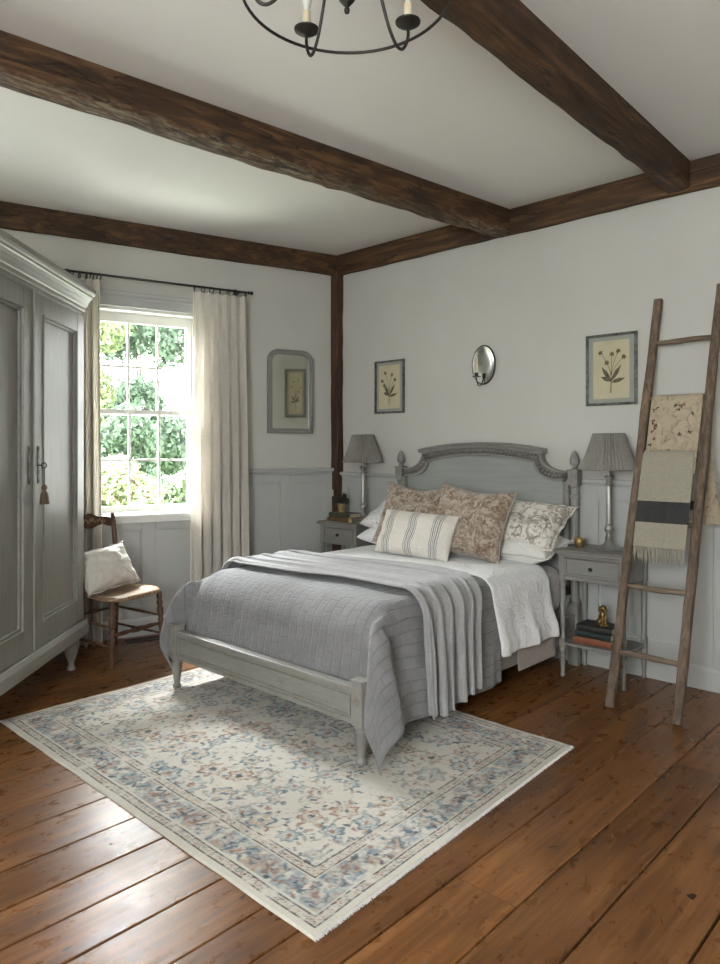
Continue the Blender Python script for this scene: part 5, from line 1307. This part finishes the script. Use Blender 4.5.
c_ = finish(bm, 'carving', 'cane', cr, smooth=True); c_['label'] = 'paler carved leaves along the crest rail'
back_rail('back_rail', 0.600, 0.014, 0.008, False)
pw = pillow('pillow', 0.40, 0.27, 0.13, 'chair_pillow', (0, 0, 0), (0, 0, 0), 'natural linen pillow with a corner tie, propped on the wooden chair seat', seed=21, flange=0.006, wr=0.012, pull=0.08)
pw.matrix_world = Matrix.Translation((-0.115, -1.870, 0.535)) @ Matrix.Rotation(R(14 + 90), 4, 'Z') @ Matrix.Rotation(R(-30), 4, 'X') @ Matrix.Rotation(R(-4), 4, 'Y')

# ------------------------------------------------------------------ curtains and rod
rod = thing('curtain_rod', 'thin black iron curtain rod above the window', 'curtain rod', (0, 0, 0), WROT[2])
bm = BM(); tube(bm, [(0.80, 0.11, 2.378), (2.045, 0.11, 2.378)], 0.0075, 10); finish(bm, 'rod', 'dark_iron', rod, smooth=True)
for x in (0.80, 2.045):
    bm = BM(); s_ = -1 if x < 1 else 1; lathe(bm, [(0.0075, 0), (0.012, 0.004), (0.012, 0.010), (0.007, 0.014), (0.013, 0.024), (0.014, 0.030), (0.008, 0.040), (0.0, 0.042)], 0, 0, 12, mat=T(x, 0.11, 2.378, ry=s_ * PI / 2)); finish(bm, 'finial', 'dark_iron', rod, smooth=50)
for x in (0.855, 1.995):
    bm = BM(); tube(bm, [(x, 0.0, 2.378), (x, 0.11, 2.378)], 0.006, 8); box(bm, x - .012, x + .012, 0.0, 0.005, 2.355, 2.415); finish(bm, 'bracket', 'dark_iron', rod)
def curtain(s0, s1, b0, b1, zb, label, seed, npl):
    root = thing('curtain', label, 'curtain', (0, 0, 0), WROT[2], 'linen curtains at the window'); nu, nv = 150, 60; P = np.zeros((nv, nu, 3)); g = random.Random(seed)
    offs = [g.uniform(-0.25, 0.25) for _ in range(npl + 2)]; zt_ = 2.345
    for j in range(nv):
        v = j / (nv - 1); z = zt_ - (zt_ - zb) * v
        for i in range(nu):
            u = i / (nu - 1); sL = s0 + (b0 - s0) * v ** 0.8; sR = s1 + (b1 - s1) * v ** 0.8
            ph = u * npl; amp = 0.012 + 0.026 * min(1, v * 2.2)
            w_ = math.sin(2 * PI * (ph + 0.10 * math.sin(v * 3 + seed)) + offs[int(ph)] * v)
            f = amp * (w_ + 0.35 * math.sin(4 * PI * ph + seed + v * 2)) + 0.012 * mnoise.noise(Vector((u * 6, v * 2.5, seed)))
            # pinched pleats at the heading
            s_ = sL + (sR - sL) * u + 0.006 * math.sin(4 * PI * ph) * v
            P[j, i] = (s_, 0.108 + f + 0.012 * v, z + (0.004 * math.sin(2 * PI * ph) if j == 0 else 0))
            if z < 0.05: P[j, i, 1] += 0.02 * (1 - z / 0.05)
    o = grid_obj('cloth', P, 'curtain', root, thick=0.002, sub=1)
    for k in range(npl + 1):
        x = s0 + 0.008 + (s1 - s0 - 0.016) * k / npl; x += g.uniform(-.006, .006)
        bm = BM(); tube(bm, [(0.003 * math.sin(a * PI / 8 * 2), 0.020 * math.cos(a * PI / 8), 0.020 * math.sin(a * PI / 8)) for a in range(16)], 0.0038, 6, closed=True)
        rg = finish(bm, 'ring', 'dark_iron', root, smooth=True, loc=(x, 0.11, 2.364), rot=(0, 0, g.uniform(-.5, .5)))
    return root
curtain(0.815, 1.200, 0.79, 1.215, 0.010, 'long natural linen curtain at the right side of the window', 3, 6)
curtain(1.812, 2.030, 1.805, 2.045, 0.010, 'long natural linen curtain at the left side of the window, partly behind the wardrobe', 5, 5)

# ------------------------------------------------------------------ ladder with cloths
lad = thing('ladder', 'old weathered wooden ladder leaning on the wall at the right', 'ladder', (2.65, -0.585, 0))
def LY(z): return -0.610 + 0.280 * z           # plane of the ladder in the room
def stile(x0, x1, zt_, seed):
    bm = BM(); prev = None; n = 44
    for i in range(n + 1):
        t = i / n; z = zt_ * t; x = x0 + (x1 - x0) * t; y = LY(z); cur = []
        wv = 0.005 * mnoise.noise(Vector((z * 2.2, seed, 0))); w_ = 0.0215 + 0.0025 * mnoise.noise(Vector((z * 3, seed + 4, 0)))
        for k in range(10):
            a = 2 * PI * (k + .5) / 10; ca, sa = math.cos(a), math.sin(a); q = 0.42
            dx = w_ * (abs(ca) ** q) * (1 if ca > 0 else -1); dy = 0.017 * (abs(sa) ** q) * (1 if sa > 0 else -1)
            ns = 0.0014 * mnoise.noise(Vector((z * 9, k * 1.3, seed)))
            cur.append(bm.verts.new((x + dx + wv + ns - 2.65, y + dy + ns + 0.585, z - dy * 0.28 + (0.002 if i == 0 else 0))))
        if prev:
            for k in range(10): bm.faces.new((prev[k], prev[(k + 1) % 10], cur[(k + 1) % 10], cur[k]))
        else: bm.faces.new(cur[::-1])
        prev = cur
    bm.faces.new(prev); return finish(bm, 'stile', 'ladder', lad, smooth=40)
stile(2.474, 2.496, 2.065, 1.0); stile(2.790, 2.806, 2.10, 7.0)
for k, z in enumerate((0.258, 0.572, 0.885, 1.205, 1.515, 1.822)):
    bm = BM(); xl = 2.476 + 0.022 * z / 2.06; xr = 2.790 + 0.016 * z / 2.1; n = 12; pts = []; rs = []
    for i in range(n + 1):
        t = i / n; pts.append((xl + (xr - xl) * t - 2.65, LY(z) + 0.585 + 0.002 * math.sin(t * 9 + k), z + 0.002 * math.sin(t * 5 + k * 2))); rs.append(0.0115 + 0.003 * math.sin(PI * t) + 0.0008 * math.sin(t * 23 + k))
    tube(bm, pts, rs, 10); finish(bm, 'rung', 'ladder_rung', lad, smooth=True)
# wool blanket over the fourth rung, hanging in front
def hung(name, x0, x1, zr, z_front, z_back, m, xs_back=0.0, wave=0.006, seed=1, follow=True, nu=60, nv=90, gap=0.019):
    P = np.zeros((nv, nu, 3)); Lf, Lb = zr - z_front, zr - z_back; tot = Lf + Lb + 0.06
    for j in range(nv):
        sarc = tot * j / (nv - 1)
        for i in range(nu):
            u = i / (nu - 1); x = x0 + (x1 - x0) * u; wv = wave * (math.sin(u * 7 + seed) * 0.6 + math.sin(u * 15 + seed * 2) * 0.4)
            yr = LY(zr)
            if sarc < Lf:
                z = zr - (Lf - sarc); y = (LY(z) if follow else yr) - gap - 0.004; y -= abs(wv) * min(1, (zr - z) * 5); x += 0.006 * math.sin(z * 6 + seed) * (u - .5) 
                if follow: x -= 0.0 
            elif sarc < Lf + 0.06:
                a = (sarc - Lf) / 0.06 * PI; y = yr - math.cos(a) * gap - 0.004 * math.cos(a); z = zr + math.sin(a) * gap
            else:
                z = zr - (sarc - Lf - 0.06); dn = zr - z; y = yr + gap + 0.004 + abs(wv) * min(1, dn * 5); x += xs_back * min(1, dn * 1.6)
            P[j, i] = (x, y, z)
    return P
P = hung('b', 2.520, 2.768, 1.208, 0.772, 0.95, 'blanket', seed=2, gap=0.040, wave=0.004)
blk = grid_obj('blanket', P, 'blanket', thick=0.009, sub=1); tag(blk, 'beige wool blanket with one dark band and a fringe, folded over a ladder rung', 'blanket')
bm = BM(); g = random.Random(6); n = 34
for k in range(n):
    x = 2.524 + (2.764 - 2.524) * k / (n - 1); zz = 0.775; l = g.uniform(0.062, 0.085); dx = g.uniform(-.006, .006); y = LY(zz) - .044 - 0.004 * abs(math.sin((x - 2.52) / .248 * 7 + 2) * .6 + math.sin((x - 2.52) / .248 * 15 + 4) * .4)
    tube(bm, [(x, y, zz), (x + dx * .4, y - .001, zz - l * .35), (x + dx, y + .002 * math.sin(k), zz - l * .7), (x + dx * 1.3, y, zz - l)], [0.0030, 0.0026, 0.0030, 0.0016], 6)
fg = finish(bm, 'fringe', 'blanket', blk, smooth=True); fg['kind'] = 'stuff'
P = hung('c', 2.528, 2.775, 1.516, 1.13, 0.875, 'embroidered', xs_back=0.070, seed=5, wave=0.009)
emb = grid_obj('embroidered_cloth', P, 'embroidered', thick=0.005, sub=1); tag(emb, 'cream embroidered cloth with dark red flowers over a higher ladder rung, above the wool blanket', 'cloth')
# raised embroidery: sprays of flowers and twisting stems
bm = BM(); g = random.Random(12)
def on_front(u, z): 
    x = 2.528 + 0.247 * u; return Vector((x, LY(z) - 0.019 - 0.0075 - 0.009 * abs(math.sin(u * 7 + 5) * .6 + math.sin(u * 15 + 10) * .4) * min(1, (1.516 - z) * 5), z))
for (u0, z1_, z0_, amp_) in ((0.52, 1.50, 1.13, 0.06), (0.78, 1.47, 1.12, 0.03), (0.92, 1.49, 1.12, 0.02)):
    pts = [on_front(u0 + amp_ * math.sin(q * 1.1), z1_ + (z0_ - z1_) * q / 24) for q in range(25)]; tube(bm, pts, 0.0018, 5)
    for q in range(1, 24, 2):
        p = pts[q]; s_ = 1 if (q // 2) % 2 else -1; tube(bm, [p, p + Vector((s_ * .008, -.001, .007)), p + Vector((s_ * .014, 0, .003))], [0.0012, 0.0022, 0.0008], 5)
st_ = finish(bm, 'stem_embroidery', 'beige_linen', emb, smooth=True); st_['kind'] = 'stuff'
M['thread_red'] = m_plain('dark_red_thread', (0.13, 0.022, 0.022), 0.8, var=0.4, scale=80); M['thread_brown'] = m_plain('brown_thread', (0.06, 0.035, 0.02), 0.8, var=0.4, scale=80)
for nm, mm, spots in (('red_flowers', 'thread_red', [(0.08, 1.40), (0.13, 1.365), (0.09, 1.345), (0.12, 1.31), (0.60, 1.47), (0.55, 1.455), (0.52, 1.21), (0.66, 1.19), (0.10, 1.385)]), ('brown_leaves', 'thread_brown', [(0.12, 1.47), (0.07, 1.455), (0.15, 1.375), (0.07, 1.275), (0.12, 1.24), (0.10, 1.205), (0.50, 1.475), (0.65, 1.48), (0.45, 1.245), (0.57, 1.165), (0.73, 1.24), (0.83, 1.34), (0.90, 1.22), (0.84, 1.43), (0.63, 1.33)])):
    bm = BM()
    for (u, z) in spots:
        p = on_front(u, z)
        for k in range(5):
            a = g.uniform(0, 6.28); q = Vector((math.cos(a) * .006, -0.001, math.sin(a) * .006)); tube(bm, [p, p + q, p + q * 1.9], [0.0010, 0.0030, 0.0010], 5)
    e_ = finish(bm, nm, mm, emb, smooth=True); e_['kind'] = 'stuff'

# ------------------------------------------------------------------ pictures, mirror, sconce
def strip2d(bm, pts, wds, y):
    L2 = []; 
    for i, p in enumerate(pts):
        a = Vector(pts[max(0, i - 1)]); b = Vector(pts[min(len(pts) - 1, i + 1)]); d = (b - a).normalized(); nn = Vector((-d.y, d.x)) * wds[i]
        L2.append((bm.verts.new((p[0] + nn.x, y, p[1] + nn.y)), bm.verts.new((p[0] - nn.x, y, p[1] - nn.y))))
    for (a, b), (c, d) in zip(L2, L2[1:]): bm.faces.new((a, b, d, c))
def botanical(bm, w, h, y, seed):
    g = random.Random(seed); base = (0.0, -0.36 * h)
    strip2d(bm, [(-.002, -0.40 * h), (0.0, -0.30 * h), (0.001 * w, -0.12 * h)], [0.0035, 0.003, 0.0022], y)
    heads = [(-0.24 * w, 0.30 * h), (0.02 * w, 0.26 * h), (0.16 * w, 0.30 * h), (0.28 * w, 0.20 * h), (-0.10 * w, 0.12 * h)] if seed % 2 else [(-0.16 * w, 0.32 * h), (0.10 * w, 0.27 * h), (0.22 * w, 0.16 * h), (-0.28 * w, 0.14 * h), (-0.20 * w, 0.04 * h)]
    for hx, hz in heads:
        pts = []
        for k in range(9):
            t = k / 8; pts.append((hx * t ** 1.7 , -0.14 * h + (hz + 0.14 * h) * t))
        strip2d(bm, pts, [0.0015] * 9, y)
        for k in range(7):
            a = 2 * PI * k / 7 + hx * 20; r_ = 0.060 * w * g.uniform(0.7, 1.2); q = (hx + math.cos(a) * r_, hz + math.sin(a) * r_); m_ = ((hx + q[0]) / 2, (hz + q[1]) / 2)
            strip2d(bm, [(hx, hz), m_, q], [0.001, 0.017 * w * g.uniform(.7, 1.3), 0.0006], y + .0002)
    for sx, l, an in ((-1, .34, 2.15), (1, .36, 1.0), (1, .28, 0.25), (-1, .22, 2.7)):
        z0_ = -0.20 * h if an > 0.5 else -0.22 * h; p0_ = Vector((0, z0_)); d = Vector((math.cos(an), math.sin(an))) * l * w * 1.15
        strip2d(bm, [p0_, p0_ + d * .3, p0_ + d * .6, p0_ + d], [0.0012, 0.040 * w, 0.045 * w, 0.0006], y + .0001)
def picture(loc, rotz, w, h, label, seed, fw=0.014, mount=0.026, group='framed botanical prints'):
    root = thing('picture', label, 'picture', loc, rotz, group); a, b = w / 2, h / 2     # hangs on the wall plane y=0, front to -y
    bm = BM(); o_ = [(-a, -b), (a, -b), (a, b), (-a, b)]; i_ = [(-a + fw, -b + fw), (a - fw, -b + fw), (a - fw, b - fw), (-a + fw, b - fw)]; m_ = [(-a + fw * .35, -b + fw * .35), (a - fw * .35, -b + fw * .35), (a - fw * .35, b - fw * .35), (-a + fw * .35, b - fw * .35)]
    strip_ring(bm, o_, i_, -0.018, -0.002); strip_ring(bm, m_, [(x * .985, z * .985) for x, z in m_], -0.022, -0.018); finish(bm, 'frame', 'silverframe', root, bevel=0.002)
    bm = BM(); box(bm, -a + fw, a - fw, -0.008, -0.002, -b + fw, b - fw); finish(bm, 'mount', 'mount', root)
    pw_, ph_ = w - 2 * fw - 2 * mount, h - 2 * fw - 2 * mount
    bm = BM(); box(bm, -pw_ / 2, pw_ / 2, -0.0105, -0.008, -ph_ / 2 - .004, ph_ / 2 + .004); pp = finish(bm, 'print', 'paper', root)
    bm = BM(); botanical(bm, pw_ * 1.22, ph_ * 1.04, -0.0112, seed); d = finish(bm, 'flower_drawing', 'ink', pp); d['label'] = 'dark ink drawing of a flowering plant'
    return root
picture((0.545, 0, 1.714), 0, 0.282, 0.390, 'framed botanical print on the bed wall, left of the sconce', 2)
picture((2.220, 0, 1.711), 0, 0.300, 0.410, 'framed botanical print on the bed wall, between the sconce and the ladder', 3, fw=0.015, mount=0.028)
picture((X1, -0.385, 2.085), -PI / 2, 0.31, 0.71, 'tall framed botanical print on the right wall, seen only in the mirror', 4, fw=0.022, mount=0.030)
# mirror with rounded top corners, hung a little turned from the wall
mw, mh = 0.365, 0.630
def arch(w, h, r, n=8):
    p = [(-w / 2, -h / 2), (w / 2, -h / 2)]
    for k in range(n + 1): a = PI / 2 * k / n; p.append((w / 2 - r + r * math.cos(a), h / 2 - r + r * math.sin(a)))
    for k in range(n + 1): a = PI / 2 + PI / 2 * k / n; p.append((-w / 2 + r + r * math.cos(a), h / 2 - r + r * math.sin(a)))
    return p
mir = thing('wall_mirror', 'arch-cornered wall mirror in a grey frame, between the curtain and the corner post', 'mirror', WP(0.425, 0.0175, 1.690), 0)
mir.rotation_euler = (0, 0, WROT[2] + PI - R(5))      # local -y faces the room
bm = BM(); strip_ring(bm, arch(mw, mh, .085), arch(mw - .072, mh - .072, .055), -0.022, 0.0); strip_ring(bm, arch(mw - .012, mh - .012, .08), arch(mw - .030, mh - .030, .072), -0.028, -0.02); strip_ring(bm, arch(mw - .062, mh - .062, .058), arch(mw - .074, mh - .074, .054), -0.026, -0.02)
finish(bm, 'frame', 'stand', mir, bevel=0.002)
bm = BM(); prism(bm, arch(mw - .07, mh - .07, .056), -0.012, -0.006); finish(bm, 'mirror_glass', 'mirror', mir)
# sconce
sc_ = thing('wall_sconce', 'oval tin candle sconce on the bed wall above the headboard', 'sconce', (1.362, 0, 1.808))
bm = BM(); n = 40; rings = []
for k, (q, y) in enumerate(((1.0, -0.004), (1.03, -0.010), (1.0, -0.016), (0.93, -0.014), (0.80, -0.008), (0.5, -0.005), (0.2, -0.004))):
    rings.append([bm.verts.new((0.084 * q * math.cos(2 * PI * i / n), y - 0.0, 0.122 * q * math.sin(2 * PI * i / n))) for i in range(n)])
for A, B in zip(rings, rings[1:]):
    for i in range(n): bm.faces.new((A[i], A[(i + 1) % n], B[(i + 1) % n], B[i]))
bm.faces.new(rings[-1]); finish(bm, 'reflector', 'tin', sc_, smooth=60)
bm = BM(); tube(bm, [(0.084 * 1.03 * math.cos(2 * PI * i / 40), -0.010, 0.122 * 1.03 * math.sin(2 * PI * i / 40)) for i in range(40)], 0.0055, 8, closed=True); finish(bm, 'rim', 'dark_iron', sc_, smooth=True)
bm = BM(); tube(bm, [(0, -0.008, -0.070), (0, -0.020, -0.105), (0, -0.045, -0.137), (0, -0.075, -0.137), (0, -0.092, -0.110), (0, -0.094, -0.088)], 0.004, 8); box(bm, -.010, .010, -.012, -.006, -.085, -.055); finish(bm, 'arm', 'dark_iron', sc_, smooth=50)
bm = BM(); lathe(bm, [(0.0, -0.088), (0.028, -0.086), (0.030, -0.082), (0.010, -0.082), (0.012, -0.078), (0.012, -0.058), (0.0, -0.058)], 0, -0.094, 20); finish(bm, 'drip_pan', 'dark_iron', sc_, smooth=40)
cn = BM(); lathe(cn, [(0.0, 0.0), (0.0085, 0.0), (0.0085, 0.095), (0.004, 0.099), (0.0, 0.099)], 0, 0, 14); cn_o = finish(cn, 'candle', 'candle', smooth=40, loc=(1.362, -0.094, 1.751)); tag(cn_o, 'short cream candle standing in the wall sconce', 'candle')

# ------------------------------------------------------------------ chandelier near the camera
CX_, CY_, RZ = 2.708, -2.676, 2.385
chn = thing('chandelier', 'dark iron ring chandelier with candle lights, only its lower part in view', 'chandelier', (CX_, CY_, RZ))
RR = 0.262; az0 = math.atan2(-0.729, 0.6845)      # towards the camera
bm = BM(); tube(bm, [(RR * math.cos(2 * PI * i / 64), RR * math.sin(2 * PI * i / 64), 0) for i in range(64)], 0.0042, 8, closed=True); finish(bm, 'ring', 'dark_iron', chn, smooth=True)
bm = BM(); lathe(bm, [(0.0, -0.052), (0.006, -0.048), (0.0075, -0.040), (0.004, -0.034), (0.010, -0.028), (0.020, -0.016), (0.023, 0.0), (0.020, 0.014), (0.010, 0.022), (0.008, 0.05), (0.014, 0.07), (0.016, 0.09), (0.007, 0.11), (0.006, 0.385)], 0, 0, 18); finish(bm, 'hub', 'dark_iron', chn, smooth=50)
for k in range(5):
    a = az0 + R(137 + 72 * k); ca, sa = math.cos(a), math.sin(a)
    bm = BM(); pr_ = [(0.010, 0.225), (0.040, 0.235), (0.065, 0.205), (0.092, 0.140), (0.125, 0.060), (0.158, -0.010), (0.188, -0.046), (0.213, -0.050), (0.232, -0.028), (0.241, 0.000), (0.240, 0.022)]
    P_ = []
    for i in range(len(pr_) - 1):
        for q in range(4):
            p0_ = pr_[max(0, i - 1)]; p1_ = pr_[i]; p2_ = pr_[i + 1]; p3_ = pr_[min(len(pr_) - 1, i + 2)]; t = q / 4
            P_.append(tuple(0.5 * ((2 * p1_[c]) + (-p0_[c] + p2_[c]) * t + (2 * p0_[c] - 5 * p1_[c] + 4 * p2_[c] - p3_[c]) * t * t + (-p0_[c] + 3 * p1_[c] - 3 * p2_[c] + p3_[c]) * t ** 3) for c in (0, 1)))
    P_.append(pr_[-1])
    tube(bm, [(r_ * ca, r_ * sa, z) for r_, z in P_], 0.0045, 8); ar = finish(bm, 'arm', 'dark_iron', chn, smooth=True)
    bm = BM(); lathe(bm, [(0.0, 0.020), (0.008, 0.020), (0.022, 0.025), (0.034, 0.033), (0.035, 0.037), (0.031, 0.037), (0.014, 0.032), (0.014, 0.042), (0.0, 0.042)], 0.240 * ca, 0.240 * sa, 20); finish(bm, 'drip_pan', 'dark_iron', ar, smooth=40)
    bm = BM(); lathe(bm, [(0.0, 0.036), (0.0115, 0.036), (0.0120, 0.050), (0.0110, 0.086), (0.0, 0.088)], 0.240 * ca, 0.240 * sa, 14); c_ = finish(bm, 'candle_sleeve', 'candle', ar, smooth=40)
    bm = BM(); lathe(bm, [(0.0075, 0.084), (0.008, 0.094), (0.014, 0.112), (0.015, 0.126), (0.009, 0.150), (0.0, 0.166)], 0.240 * ca, 0.240 * sa, 14); finish(bm, 'bulb', 'bulb', ar, smooth=60)
